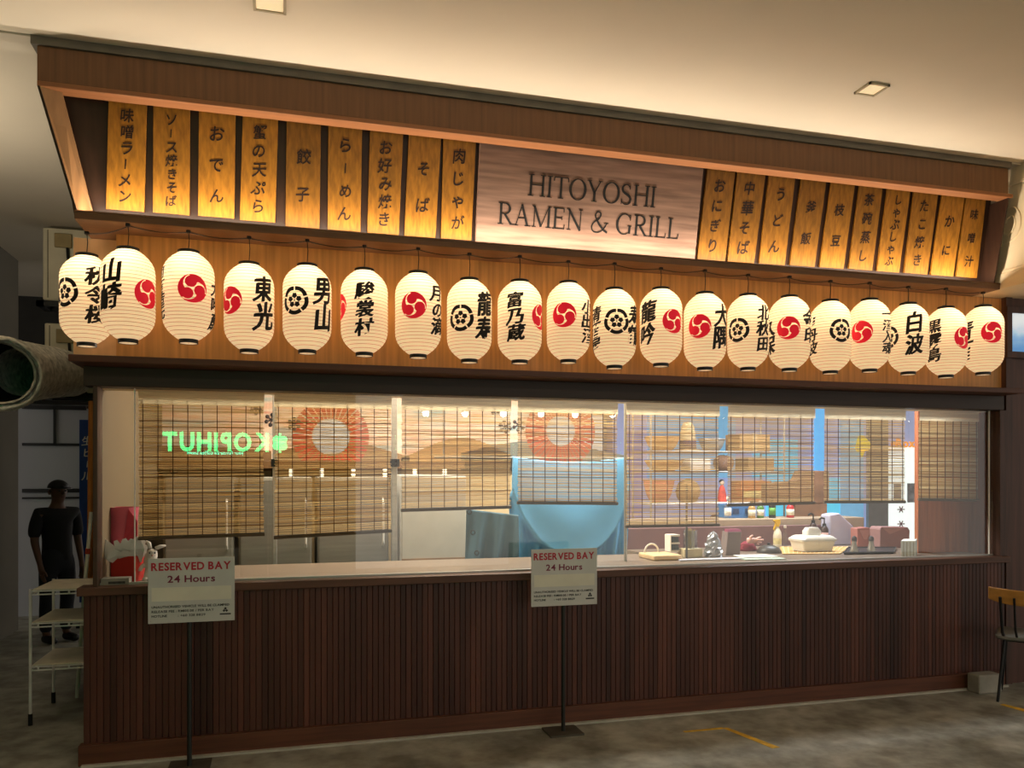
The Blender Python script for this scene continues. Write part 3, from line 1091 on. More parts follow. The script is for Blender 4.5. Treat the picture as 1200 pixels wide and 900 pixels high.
for i, (px, yt, yb, crests, texts, note) in enumerate(LANTERNS):
    Y = -0.115 if i % 2 else -0.145
    if i == 0:
        Y = 0.035
    if i == 1:
        Y = -0.185
    c = P(px, (yt + yb) / 2, Y)
    crest_word = {'r': 'red swirl crest', 'b': 'black flower crest'}[crests[0][0]]
    lab = f'white paper lantern with {crest_word} and brush lettering {texts[0][0] if i not in (2, 10, 14) else texts[0][0]}'
    if note:
        lab += ', ' + note
    r = root('paper_lantern', c, lab, 'lantern', 'paper lanterns hanging in a row above the window')
    for nm, me in (('paper_shade', SHADE), ('rib_wires', RIBS), ('top_ring', TOPR), ('bottom_ring', BOTR), ('bottom_disc', BOTD)):
        o = bpy.data.objects.new(nm, me)
        COL.objects.link(o)
        o.parent = r
        o.rotation_euler.z = 0.0
    top = c.z + LH / 2 + 0.025
    hook = Vector((c.x, c.y, SOFFIT))
    mbk = MB().tube([(c.x, c.y, top), (c.x + 0.004, c.y, (top + SOFFIT) / 2), (c.x, c.y, SOFFIT - 0.012)], 0.0026, 6)
    mbk.build('cord', M_BLACK, r)
    MB().box(c.x - 0.012, c.x + 0.012, c.y - 0.012, c.y + 0.012, SOFFIT - 0.018, SOFFIT - 0.0005).build('hook', M_BLACK, r, bevel=0.004)
    lamp('bulb', (0, -0.045, 0.155), BULB_W, (1.0, 0.78, 0.52), size=0.025, parent=r)
    th_cam = math.atan2(CX - c.x, c.y - CY)
    m = mpp(c)

    def theta(p):
        return th_cam + math.asin(max(-0.985, min(0.985, (p - px) * m / LR)))
    for k, cpx, cpy in crests:
        vs, fs = red_crest() if k == 'r' else black_crest()
        v0 = ((yt + yb) / 2 - cpy) * m
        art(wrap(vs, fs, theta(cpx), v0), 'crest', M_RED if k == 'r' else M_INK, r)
    for s, tpx, y0, y1 in texts:
        hgt = (y1 - y0) * m
        n = len(s)
        pitch = hgt / n
        sw = 0.130 if n == 2 else (0.112 if n == 3 else 0.092)
        vs, fs = column_text(s, sw, pitch * 1.04, pitch, 0.016, 0.10, 0.12, 0.030)
        v0 = ((yt + yb) / 2 - (y0 + y1) / 2) * m
        art(wrap(vs, fs, theta(tpx), v0, lift=0.0022), 'lettering', M_INK, r)
    hook_pts.append(hook)

# the feed cable that loops from hook to hook
mb = MB()
for a, b in zip(hook_pts[:-1], hook_pts[1:]):
    pts = []
    for k in range(7):
        t = k / 6
        p = a.lerp(b, t)
        p.z = SOFFIT - 0.0032 - 0.016 * math.sin(math.pi * t)
        p.y += 0.032
        pts.append(p)
    mb.tube(pts, 0.003, 5)
tag(mb.build('feed_cable', M_BLACK), 'thin black feed cable strung along the shelf underside from hook to hook', 'cable')

# ------------------------------------------------------------------ window panes and roll blinds
GY = 0.062
JOINT = [118, 158, 314, 464, 602, 728, 848, 960, 1065, 1163]
edges = [P(p, 500, GY).x for p in JOINT]
edges[0], edges[-1] = 0.075, 6.37
for k in range(1, len(edges)):
    if k == 1:
        continue
    x0 = edges[0] if k == 2 else edges[k - 1]
    x1 = edges[k]
    o = struct('window_%d' % (k - 1), MB().box(x0 + 0.0015, x1 - 0.0015, GY - 0.003, GY + 0.003, 0.995, 2.114), M_GLASS)
for px in (158, 1159):
    xx = P(px, 500, GY).x
    struct('window_joint', MB().box(xx - 0.003, xx + 0.003, GY - 0.005, GY + 0.005, 1.004, 2.113), M_WHITE)
mb = MB().box(0.075, 6.37, GY - 0.012, GY + 0.012, 0.992, 1.004)
struct('window_track', mb, M_STEEL)

# left/right px, bottom px (left, right), distance
BLINDS = [
    (163, 309, 632, 627, 'first roll blind from the left, hanging low behind the red gift bag'),
    (322, 458, 631, 623, 'second roll blind from the left, long, hanging before the steel fridges'),
    (471, 598, 599, 595, 'third roll blind from the left, shorter, above the pale fridge door'),
    (607, 723, 590, 591, 'fourth roll blind from the left, hanging before the blue tarpaulin'),
    (734, 842, 618, 616, 'fifth roll blind from the left, long, hanging before the crowded shelves'),
    (853, 954, 593, 590, 'sixth roll blind from the left, shorter, before the straw baskets'),
    (966, 1060, 589, 589, 'seventh roll blind from the left, short, before the bright blue shop'),
    (1077, 1156, 586, 587, 'rightmost roll blind, hanging in front of brown wood panelling')]
for i, (x0, x1, yl, yr, lab) in enumerate(BLINDS):
    Y = 0.19
    tl, tr = P(x0, 480, Y), P(x1, 480, Y)
    bl, br = P(x0, yl, Y), P(x1, yr, Y)
    xa, xb = tl.x, tr.x
    if i == 7:
        xb = min(xb, 6.36)
    ztop = 2.085
    r = root('bamboo_blind', ((xa + xb) / 2, Y, bl.z), 'bamboo ' + lab, 'blind', 'bamboo roll blinds inside the window')
    mb = MB()
    z = ztop - 0.05
    n = 0
    span = ztop - 0.05
    while True:
        f = (span - z) / (span - bl.z)
        if f > 0.985:
            break
        dz = (br.z - bl.z) * f
        h = random.choice((0.0046, 0.0052, 0.0060, 0.0076)) * (0.98 if i != 7 else 1.4)
        j = random.uniform(-0.002, 0.002)
        dx0, dx1 = random.uniform(-0.004, 0.004), random.uniform(-0.004, 0.004)
        j2 = random.uniform(-0.0025, 0.0025)
        ns_ = 6
        vs, fs = [], []
        for q in range(ns_ + 1):
            t = q / ns_
            xx = xa + dx0 + (xb + dx1 - xa - dx0) * t
            zz = z + dz * t + j2 * t + random.uniform(-0.0016, 0.0016)
            vs += [(xx, Y + j, zz - h / 2), (xx, Y + j + 0.003, zz - h / 2), (xx, Y + j + 0.003, zz + h / 2), (xx, Y + j, zz + h / 2)]
        for q in range(ns_):
            for e in range(4):
                fs.append((4 * q + e, 4 * q + 4 + e, 4 * q + 4 + (e + 1) % 4, 4 * q + (e + 1) % 4))
        fs += [(0, 1, 2, 3), (4 * ns_ + 3, 4 * ns_ + 2, 4 * ns_ + 1, 4 * ns_)]
        mb.add(vs, fs)
        z -= 0.0098
    mb.build('slats', M_REED, r, recalc=False)
    mb = MB()
    ns = 9 if i < 4 else 8
    for k in range(ns):
        sx = xa + (xb - xa) * (0.03 + 0.94 * k / (ns - 1))
        zz = bl.z + (br.z - bl.z) * (k / (ns - 1)) + 0.01
        mb.box(sx - 0.0022, sx + 0.0022, Y - 0.007, Y - 0.003, zz, ztop - 0.02)
    mb.build('strings', M_STRING, r)
    MB().grid(lambda u, v: Vector((xa - 0.004 + (xb - xa + 0.008) * u, Y - 0.010 + 0.002 * math.sin(60 * v), ztop - 0.05 + 0.08 * v)), 1, 26).build('valance', M_VAL, r)
    mb = MB().tube([(xa - 0.006, Y, bl.z + 0.005), (xb + 0.006, Y, br.z + 0.005)], 0.011, 8)
    mb.build('bottom_rail', mat('blind_rail', '#5c4a34', 0.6), r, smooth=True)
    MB().box(xa, xb, Y - 0.01, Y + 0.03, ztop + 0.03, 2.115).build('head_rail', M_CREAM, r)
struct('trim_3', MB().box(0.06, 6.44, 0.13, 0.26, 2.115, 2.24), M_CREAM)

# ------------------------------------------------------------------ inside, left half: mural, cabinets, tarpaulin
MY = 2.56
mu = root('wall_mural', (P(445, 500, MY).x, MY, 1.7), 'printed wall mural of a coral dusk sky with two red sunbursts over brown hills', 'mural')
x0, x1 = P(160, 500, MY).x, P(733, 500, MY).x
x1 = min(x1, 3.94)
MB().box(x0, x1, MY, MY + 0.03, P(400, 552, MY).z, 2.75).build('sky_print', mural_mat(), mu)
Z0 = P(400, 552, MY).z
ML = MY - 0.004


def sun(cx, cy, r0, r1, nray, name):
    c = P(cx, cy, ML)
    m = mpp(c)
    r0, r1 = r0 * m, r1 * m
    mb = MB()
    for k in range(nray):
        a = 2 * math.pi * k / nray
        da = math.pi / nray * 0.74
        vs, fs = [], []
        n = 5
        for j in range(n + 1):
            t = j / n
            rr = r0 + (r1 - r0) * t
            vs += [(rr * math.cos(a - da), rr * math.sin(a - da)), (rr * math.cos(a + da), rr * math.sin(a + da))]
        for j in range(n):
            fs.append((2 * j, 2 * j + 1, 2 * j + 3, 2 * j + 2))
        vs = [(u, max(v, Z0 - c.z + 0.01)) for u, v in vs]
        plate_text(mb, vs, fs, c, Vector((1, 0, 0)), Vector((0, 0, 1)), Vector((0, -1, 0)), 0.003)
    mb.build('sunburst', mat('mural_red', '#c03a2c', 0.7, var=0.15), mu, recalc=False)
    mb = MB()
    vs = [(0, 0)] + [(r0 * 0.97 * math.cos(2 * math.pi * j / 32), r0 * 0.97 * math.sin(2 * math.pi * j / 32)) for j in range(32)]
    plate_text(mb, vs, [(0, 1 + j, 1 + (j + 1) % 32) for j in range(32)], c, Vector((1, 0, 0)), Vector((0, 0, 1)), Vector((0, -1, 0)), 0.0025)
    mb.build('sun_disc', mat('mural_pale', '#b9c3cc', 0.7, var=0.25, scale=6, stretch=(1, 1, 4)), mu, recalc=False)


sun(388, 512, 22, 44, 34, 'a')
sun(657, 505, 18, 43, 40, 'b')
# brown and grey hills along the lower edge of the print
for px0, px1, base, peaks, c in ((165, 318, 552, (0.35, 0.7), '#8d6b48'), (320, 480, 552, (0.4, 0.6), '#9a7a52'), (470, 600, 552, (0.6, 0.3), '#b0854c'), (540, 733, 556, (0.3, 0.8), '#7c8078')):
    poly = []
    n = 18
    for j in range(n + 1):
        t = j / n
        px = px0 + (px1 - px0) * t
        py = 530 - 12 * math.sin(t * 5 + px0) * peaks[0] - 10 * math.sin(math.pi * t)
        poly.append(P(px, py, ML + 0.001))
    poly += [Vector((poly[-1].x, ML + 0.001, Z0)), Vector((poly[0].x, ML + 0.001, Z0))]
    MB().prism(poly, (0, 0.003, 0)).build('printed_hill', mat('hill' + c, c, 0.7, var=0.2), mu)
# black blossom sprays printed on the sky
mb = MB()
for bx, by in ((300, 478), (318, 492), (592, 500), (608, 498), (345, 497), (580, 478)):
    for k in range(6):
        a = k * 1.05 + bx
        p = P(bx + 6 * math.cos(a), by + 6 * math.sin(a), ML - 0.002)
        mb.tube([P(bx, by, ML - 0.002), p], 0.006, 5)
        mb.blob(p, 0.018, 0.018, 8)
mb.build('blossom_sprig', mat('mural_ink', '#4a4448', 0.7), mu)

# dark shelf board; glowing strips below it imitate tube light reflections
sf = root('wall_shelf', (2.0, 2.3, 1.75), 'dark brown wooden wall shelf running under the mural', 'shelf')
p0, p1 = P(165, 541, 2.25), P(545, 541, 2.25)
zt, zb = P(350, 540, 2.25).z, P(350, 549, 2.25).z
MB().box(p0.x, p1.x, 2.25, 2.60, zb, zt).build('shelf_board', mat('wall_shelf_wood', '#6a4c2c', 0.5, var=0.2, scale=3, stretch=(0.7, 9, 9)), sf, bevel=0.004)
for px in (200, 320, 462):
    q = P(px, 546, 2.26)
    MB().prism([(q.x - 0.015, 2.28, zb), (q.x - 0.015, 2.60, zb), (q.x - 0.015, 2.60, zb - 0.14)], (0.03, 0, 0)).build('bracket', M_BLACK, sf)
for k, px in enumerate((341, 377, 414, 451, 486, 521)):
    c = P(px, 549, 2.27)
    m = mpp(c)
    o = MB().box(c.x - 2.2 * m, c.x + 2.2 * m, 2.262, 2.275, zb - 12 * m, zb).build('reflection_strip', mat('reflection_strip', '#fff4dc', 0.5, emit=2.2, ecol='#ffeccc'))
    tag(o, 'short white glowing strip imitating a tube light reflection under the dark wall shelf, %s from the left' % ('first second third fourth fifth sixth'.split()[k]), 'lamp', 'white strips under the wall shelf')

# row of small ceiling spots
for k, px in enumerate((499, 545, 590, 634, 674, 718)):
    c = P(px, 484.5 + k * 0.3, 1.9)
    r = root('spot_lamp', c, 'small bright ceiling spot lamp inside the window, %s of six from the left' % ('first second third fourth fifth sixth'.split()[k]), 'lamp', 'ceiling spot lamps inside the stall')
    mb = MB().blob((c.x, c.y, c.z), 0.028, 0.028, 12)
    mb.build('bulb', mat('spot_bulb', '#ffffff', 0.4, emit=40, ecol='#fff6e4'), r, smooth='all')
    MB().lathe([(0.030, 0.012), (0.036, 0.05), (0.036, 0.09), (0.01, 0.095), (0.008, 2.8 - c.z)], c, 16).build('stem', M_WHITEMET, r, smooth=True)

# tall fridges along the back
M_FRG = mat('fridge_steel', '#8d8a82', 0.4, metal=0.4, var=0.1, scale=4, stretch=(0.6, 6, 12))
FR = [(192, 274, 'leftmost of the row, behind the red gift box'), (280, 366, 'second from the left'), (372, 456, 'third from the left, beside a steel post')]
for k, (xa, xb, note) in enumerate(FR):
    Y = 1.55
    a, b = P(xa, 600, Y), P(xb, 600, Y)
    r = root('steel_fridge', ((a.x + b.x) / 2, Y, 0), 'grey steel upright fridge inside the stall, ' + note, 'fridge', 'steel fridges inside the stall')
    MB().box(a.x, b.x, Y + 0.03, Y + 0.66, 0.06, 1.60).build('body', mat('fridge_grey', '#8f8d84', 0.5, var=0.08), r, bevel=0.01)
    MB().box(a.x + 0.01, b.x - 0.01, Y, Y + 0.028, 0.12, 0.90).build('door', M_FRG, r, bevel=0.006)
    d = MB().box(a.x + 0.01, b.x - 0.01, Y, Y + 0.028, 0.92, 1.58).build('door', M_FRG, r, bevel=0.006)
    MB().tube([(b.x - 0.05, Y, 1.05), (b.x - 0.05, Y - 0.035, 1.08), (b.x - 0.05, Y - 0.035, 1.40), (b.x - 0.05, Y, 1.43)], 0.009, 8).build('handle', M_WHITEMET, d, smooth=True)
    for fx in (a.x + 0.05, b.x - 0.05):
        MB().lathe([(0.02, 0), (0.02, 0.06)], (fx, Y + 0.1, 0), 10).build('foot', M_BLACK, r)
Y = 1.5
a, b = P(470, 600, Y), P(547, 600, Y)
r = root('white_fridge', ((a.x + b.x) / 2, Y, 0), 'pale white fridge door with brown band near its foot, left of the blue tarpaulin', 'fridge')
MB().box(a.x, b.x, Y + 0.03, Y + 0.66, 0.06, 1.62).build('body', M_WHITEMET, r, bevel=0.01)
MB().box(a.x + 0.005, b.x - 0.005, Y, Y + 0.028, 0.10, 1.60).build('door', mat('fridge_white', '#b4b0a4', 0.4, var=0.05), r, bevel=0.008)
zz = P(500, 657, Y).z
MB().box(a.x + 0.005, b.x - 0.005, Y - 0.008, Y, zz - 0.03, zz + 0.02).build('band', mat('brown_band', '#8a6a48', 0.5), r)
MB().box(a.x + 0.05, b.x - 0.05, Y + 0.1, Y + 0.6, 0, 0.06).build('base', M_BLACK, r)
# steel posts
for px, w, n in ((462, 3.2, 'beside the pale fridge door'), (322, 2.5, 'between two grey fridges')):
    c = P(px, 600, 1.40)
    m = mpp(c)
    o = MB().box(c.x - w * m, c.x + w * m, 1.38, 1.42, 0, 2.8).build('steel_post', M_STEEL, bevel=0.004)
    tag(o, 'slim steel post standing inside the stall, ' + n, 'post')
    MB().box(c.x - w * m * 1.7, c.x + w * m * 1.7, 1.36, 1.38, P(px, 547, 1.4).z, P(px, 538, 1.4).z).build('switch_box', M_BLACK, o)
# conduit and panel at the far left of the window
c = P(146, 560, 1.2)
o = MB().tube([(c.x, 1.2, 0.0), (c.x, 1.2, 2.8)], 0.014, 10).build('conduit_pipe', M_WHITE, smooth=True)
tag(o, 'thin white conduit pipe beside the left end of the window', 'pipe')
# blue tarpaulin
TY = 1.12


def sag(s, t):
    # s across, t down; swagged upper part and hanging folds
    xa, xb = P(600, 600, TY).x, P(733, 600, TY).x
    x = xa + (xb - xa) * s
    ztop = P(650, 541, TY).z + 0.04 * (2 * s - 1) ** 2
    z = ztop + (0.88 - ztop) * t
    w = 2 * s - 1
    tc = 0.84 - 0.55 * abs(w) ** 3
    if t < tc:
        y = TY - 0.02 - 0.13 * (t / tc) ** 0.8 * (1 - 0.6 * w * w) + 0.012 * math.sin(9 * t + 6 * w * w) * t
    else:
        k = min(1, (t - tc) / 0.05)
        y = TY - 0.02 - 0.13 * (1 - 0.6 * w * w) * (1 - k) + 0.035 * math.sin(s * 46 + 2 * t) * k * (0.4 + 0.6 * abs(w))
    return Vector((x + 0.02 * math.sin(t * 4) * w, y, z))


tp = root('blue_tarpaulin', (P(650, 600, TY).x, TY, 0.88), 'light blue cloth tarpaulin hung in swags across the middle of the stall', 'tarpaulin')
M_TARP = mat('blue_cloth', '#62aee4', 0.65, var=0.08, scale=3)
MB().grid(sag, 90, 80).build('cloth', M_TARP, tp, smooth='all', solid=0.004)


def fold(s, t):
    xa, xb = P(546, 640, TY - 0.05).x, P(606, 640, TY - 0.05).x
    x = xa + (xb - xa) * s
    z = P(560, 596, TY).z
    z = z + (0.88 - z) * t
    return Vector((x, TY - 0.06 + 0.035 * math.sin(s * 17 + 2.2 * t) * (0.3 + t) - 0.02 * s, z - 0.05 * s * (1 - t)))


tf = root('folded_tarpaulin', (P(575, 640, TY).x, TY - 0.06, 0.88), 'darker slate blue tarpaulin edge with metal eyelets hanging left of the swag', 'tarpaulin')
MB().grid(fold, 40, 30).build('cloth', mat('slate_cloth', '#4a6f82', 0.6, var=0.12, scale=3), tf, smooth='all', solid=0.004)
for py in (600, 624, 648):
    c = P(547 + (py - 600) * 0.18 + 3, py, TY - 0.10)
    n = 16
    MB().tube([(c.x + 0.016 * math.cos(2 * math.pi * j / n), c.y, c.z + 0.016 * math.sin(2 * math.pi * j / n)) for j in range(n)], 0.004, 6, closed=True).build('eyelet', M_BLACK, tf, smooth='all')
mb = MB().tube([(P(598, 541, TY).x - 0.6, TY + 0.01, P(650, 541, TY).z + 0.03), (P(735, 541, TY).x + 0.05, TY + 0.01, P(650, 541, TY).z + 0.03)], 0.008, 8)
zr = P(650, 541, TY).z + 0.03
for px in (520, 733):
    c = P(px, 541, TY)
    mb.tube([(c.x, TY + 0.01, zr), (c.x, TY + 0.01, 2.8)], 0.006, 6)
o = mb.build('hanging_rail', M_STEEL, smooth=True)
tag(o, 'thin steel rail that carries the light blue tarpaulin', 'rail')
o = MB().tube([(P(733, 600, 0.5).x, 0.5, 0.985), (P(733, 600, 0.5).x, 0.5, 2.8)], 0.012, 10).build('steel_pole', M_STEEL, smooth=True)
tag(o, 'slim steel pole between the blue tarpaulin and the crowded counter', 'pole')

# ------------------------------------------------------------------ inside, right half: open back, lit shop beyond
BY = 4.2
def lit(name, px0, px1, py0, py1, Y, m, label, cat, depth=0.05):
    a, b = P(px0, py1, Y), P(px1, py0, Y)
    o = MB().box(a.x, b.x, Y, Y + depth, a.z, b.z).build(name, m)
    if label:
        tag(o, label, cat)
    return o


a = P(720, 600, BY)
struct('wall_shop', MB().box(a.x, 10.8, BY + 0.25, BY + 0.35, 0, 2.9), mat('shop_wall', '#9fa6b8', 0.7, var=0.06))
struct('floor_shop', MB().box(3.96, 10.8, 2.7, BY + 0.35, 0.0, 0.004), mat('shop_floor', '#77808a', 0.6))
shop = root('shop_front', (P(900, 600, BY).x, BY, 0), 'bright blue lit shop front seen through the back of the stall', 'shop front')


def pane(px0, px1, py0, py1, m, nm='light_panel', d=0.0):
    a, b = P(px0, py1, BY - d), P(px1, py0, BY - d)
    MB().box(a.x, b.x, BY - d, BY - d + 0.05, max(a.z, 0), b.z).build(nm, m, shop)


M_BLUE = mat('blue_lightbox', '#7fb4d8', 0.5, emit=0.62, ecol='#6fb4e0', var=0.1)
M_LAV = mat('lavender_lightbox', '#a9aed2', 0.5, emit=0.52, ecol='#a4acd8', var=0.1)
M_WLIT = mat('white_lightbox', '#f4f6f0', 0.5, emit=1.0, ecol='#f0f8f4')
M_CYAN = mat('cyan_lightbox', '#58c4e0', 0.5, emit=0.85, ecol='#4fc4e8', var=0.15)
pane(720, 1018, 440, 780, M_LAV)
pane(760, 862, 470, 560, M_BLUE, d=0.06)
pane(900, 1012, 560, 640, M_CYAN, d=0.06)
pane(884, 935, 515, 560, M_CYAN, d=0.07)
pane(955, 966, 470, 556, mat('sky_lightbox', '#63b4ec', 0.5, emit=0.9, ecol='#5ab0f0'), d=0.08)
pane(985, 1012, 480, 640, M_BLUE, d=0.07)
pane(736, 753, 505, 640, mat('violet_panel', '#8f90cc', 0.5, emit=0.35, ecol='#8f90d0'), d=0.08)
pane(1018, 1041, 440, 800, mat('shop_column', '#8c8480', 0.6), 'column', d=0.12)
pane(1041, 1110, 440, 522, M_LAV)
pane(1041, 1110, 524, 780, M_WLIT, 'lit_door', d=0.05)
# yellow round badge and orange lettering of the shop
c = P(1010, 521, BY - 0.16)
m = mpp(c)
mb = MB()
vs = []
for j in range(24):
    aa = 2 * math.pi * j / 24
    rr = 9.5 * m * (1 + 0.16 * math.cos(3 * aa + 0.8))
    vs.append((rr * math.cos(aa), rr * math.sin(aa)))
plate_text(mb, [(0, 0)] + vs, [(0, 1 + j, 1 + (j + 1) % 24) for j in range(24)], c, Vector((1, 0, 0)), Vector((0, 0, 1)), Vector((0, -1, 0)), 0.03)
mb.prism([c + Vector((-3 * m, -0.03, -6 * m)), c + Vector((3 * m, -0.03, -6 * m)), c + Vector((-1 * m, -0.03, -15 * m))], (0, 0.03, 0))
mb.build('yellow_badge', mat('yellow_badge', '#f4d81c', 0.5, emit=0.7, ecol='#f4d414'), shop)
t = MB()
vs, fs = line_text('eRox', 0.16, 0.02)
plate_text(t, vs, fs, P(1058, 524, BY - 0.1), Vector((1, 0, 0)), Vector((0, 0, 1)), Vector((0, -1, 0)), 0.02)
t.build('lettering', mat('orange_letters', '#f09a2c', 0.5, emit=0.8, ecol='#f0962c'), shop, recalc=False)
t = MB()
for px, py, w in ((1056, 597, 5), (1056, 614, 5)):
    c = P(px, py, BY - 0.055)
    m = mpp(c)
    for k in range(3):
        aa = k * math.pi / 3
        t.tube([c + Vector((w * m * math.cos(aa), 0, w * m * math.sin(aa) * 0.8)), c - Vector((w * m * math.cos(aa), 0, w * m * math.sin(aa) * 0.8))], 0.008, 5)
t.build('door_decal', mat('door_decal', '#8a4a4a', 0.6), shop)
for px in (1052, 1068):
    c = P(px, 575, BY - 0.06)
    MB().box(c.x - 0.06, c.x + 0.06, BY - 0.058, BY - 0.05, c.z - 0.16, c.z + 0.10).build('door_picture', mat('door_picture', '#9a98a0', 0.6, var=0.5, scale=12), shop)

# mauve low partition behind the counter clutter
c0, c1 = P(733, 640, 1.35), P(1000, 640, 1.35)
o = MB().box(c0.x, c1.x, 1.35, 1.40, 0.0, P(860, 617, 1.35).z).build('low_partition', mat('mauve_panel', '#7d5c5a', 0.6, var=0.06), bevel=0.004)
tag(o, 'mauve brown low partition behind the cluttered counter', 'partition')
o = MB().box(c0.x, 6.3, 1.42, 1.82, 0.0, 1.22).build('back_counter', mat('back_counter', '#a8947c', 0.6, var=0.08), bevel=0.006)
tag(o, 'beige back counter behind the mauve partition carrying bottles', 'counter')
ZB = 1.22

# rack with straw baskets and goods behind the fifth and sixth blinds
RYY = 2.05
rk = root('goods_rack', (P(830, 600, RYY).x, RYY, 0), 'steel wire rack full of baskets and bags behind the fifth blind', 'rack')
xa, xb = P(752, 600, RYY).x, P(905, 600, RYY).x
LV = [P(830, 588, RYY).z, P(830, 552, RYY).z, P(830, 529, RYY).z]
for x in (xa, xb):
    for y in (RYY - 0.2, RYY + 0.2):
        MB().tube([(x, y, 0), (x, y, 2.2)], 0.010, 8).build('upright', M_STEEL, rk, smooth=True)
for z in LV:
    mb = MB()
    for k in range(9):
        y = RYY - 0.2 + 0.05 * k
        mb.tube([(xa, y, z - 0.006), (xb, y, z - 0.006)], 0.004, 5)
    for k in range(6):
        x = xa + (xb - xa) * k / 5
        mb.tube([(x, RYY - 0.2, z - 0.012), (x, RYY + 0.2, z - 0.012)], 0.005, 5)
    mb.build('wire_shelf', M_STEEL, rk, smooth=True)


def onrack(px, lv, dy=0.0):
    p = P(px, 540, RYY + dy)
    p.z = LV[lv]
    return p, mpp(p)


M_STRAW = mat('straw', '#c79a5e', 0.8, var=0.35, scale=10, stretch=(1, 1, 6))
M_ORNG = mat('orange_pack', '#c8702e', 0.6, var=0.4, scale=9)
M_BRN = mat('brown_goods', '#7c5a40', 0.7, var=0.3, scale=8)


def bowl(name, px, lv, wpx, hpx, m, label, cat, dy=0.0):
    p, k = onrack(px, lv, dy)
    R = wpx * k / 2
    h = hpx * k
    r = root(name, p, label, cat)
    MB().lathe([(R * 0.55, 0.0), (R * 0.8, h * 0.35), (R * 0.97, h * 0.8), (R, h), (R * 0.94, h), (R * 0.75, h * 0.4), (R * 0.5, h * 0.06)], p, 26).build('bowl', m, r, smooth=True)
    n = 26
    MB().tube([(p.x + R * math.cos(2 * math.pi * j / n), p.y + R * math.sin(2 * math.pi * j / n), p.z + h) for j in range(n)], 0.008, 6, closed=True).build('rim', m, r, smooth='all')
    return r


def dome(name, px, lv, wpx, hpx, m, label, cat, band=None):
    p, k = onrack(px, lv)
    R, h = wpx * k / 2, hpx * k
    r = root(name, p, label, cat)
    MB().lathe([(R, 0.0), (R * 0.99, 0.012), (R * 0.66, 0.02), (R * 0.60, h * 0.5), (R * 0.5, h * 0.85), (R * 0.3, h), (0.002, h * 1.02)], p, 26).build('crown', m, r, smooth=True)
    if band:
        MB().lathe([(R * 0.675, 0.02), (R * 0.63, h * 0.4)], p, 26, cap=False).build('band', band, r, smooth=True, solid=0.003)
    return r


bowl('straw_basket', 776, 2, 40, 16, M_STRAW, 'wide shallow straw basket on the top rack shelf, left end', 'basket')
dome('straw_hat', 806, 2, 30, 34, mat('hat_straw', '#d2bd92', 0.8, var=0.2), 'rounded pale hat with dark band on the top rack shelf', 'hat', mat('hat_band', '#5a4652', 0.7))
bowl('metal_bowl', 834, 2, 30, 14, M_STEEL, 'shiny metal bowl on the top rack shelf beside the hat', 'bowl')
p, k = onrack(876, 2)
r = root('carton', p, 'tan cardboard carton on the top rack shelf, right end', 'carton')
MB().box(p.x - 20 * k, p.x + 20 * k, p.y - 0.13, p.y + 0.13, p.z, p.z + 20 * k).build('box', mat('cardboard', '#b08a58', 0.7, var=0.12), r, bevel=0.004)
MB().box(p.x - 3 * k, p.x + 3 * k, p.y - 0.132, p.y + 0.132, p.z, p.z + 20 * k + 0.002).build('tape', mat('tape', '#c9b080', 0.3), r)
bowl('woven_tray', 778, 1, 44, 12, M_STRAW, 'flat woven tray on the middle rack shelf, left end', 'tray')
p, k = onrack(815, 1)
o = MB().box(p.x - 13 * k, p.x + 13 * k, p.y - 0.1, p.y + 0.1, p.z, p.z + 14 * k).build('white_carton', M_WHITE, bevel=0.005)
tag(o, 'white carton on the middle rack shelf beside the woven tray', 'carton')
p, k = onrack(848, 1)
o = MB().blob((p.x, p.y, p.z + 0.07), 0.10, 0.085, 16, 0.10, 0.07).build('goods_bag', M_BRN, smooth='all')
tag(o, 'brown lumpy goods bag on the middle rack shelf', 'bag')
p, k = onrack(884, 1)
o = MB().box(p.x - 17 * k, p.x + 17 * k, p.y - 0.12, p.y + 0.12, p.z, p.z + 15 * k).build('brown_carton', mat('brown_carton', '#8e6d44', 0.7, var=0.15), bevel=0.005)
tag(o, 'darker brown carton on the middle rack shelf, right end', 'carton')
bowl('red_basket', 772, 0, 36, 26, mat('coral_basket', '#c87a5c', 0.7, var=0.3, scale=10), 'coral red basket on the low rack shelf, left end', 'basket')
p, k = onrack(806, 0)
o = MB().blob((p.x, p.y, p.z + 0.10), 0.12, 0.12, 16, 0.08, 0.10).build('goods_sack', mat('tan_sack', '#ad8a5a', 0.8, var=0.2), smooth='all')
tag(o, 'tan sack on the low rack shelf between red basket and figurine', 'sack')
p, k = onrack(846, 0)
r = root('paper_doll', p, 'small doll in a red and white robe on the low rack shelf', 'doll')
MB().lathe([(5.5 * k, 0), (5.0 * k, 8 * k), (3.2 * k, 16 * k), (1.8 * k, 19 * k)], p, 16).build('robe', mat('doll_robe', '#d8503c', 0.7, var=0.3, scale=14), r, smooth=True)
MB().blob((p.x, p.y, p.z + 22 * k), 3.0 * k, 3.4 * k, 14).build('head', mat('doll_face', '#e6cdb4', 0.6), r, smooth='all')
MB().blob((p.x, p.y + 0.8 * k, p.z + 23.4 * k), 3.2 * k, 2.8 * k, 14).build('hair', M_BLACK, r, smooth='all')
p, k = onrack(880, 0)
r = root('snack_box', p, 'orange patterned snack box on the low rack shelf, right end', 'box')
MB().box(p.x - 20 * k, p.x + 20 * k, p.y - 0.1, p.y + 0.1, p.z, p.z + 24 * k).build('box', M_ORNG, r, bevel=0.004)
MB().box(p.x - 17 * k, p.x + 17 * k, p.y - 0.103, p.y - 0.1, p.z + 4 * k, p.z + 12 * k).build('label', mat('snack_label', '#d9c27c', 0.6, var=0.3, scale=20), r)
c = P(928, 580, 1.9)
m = mpp(c)
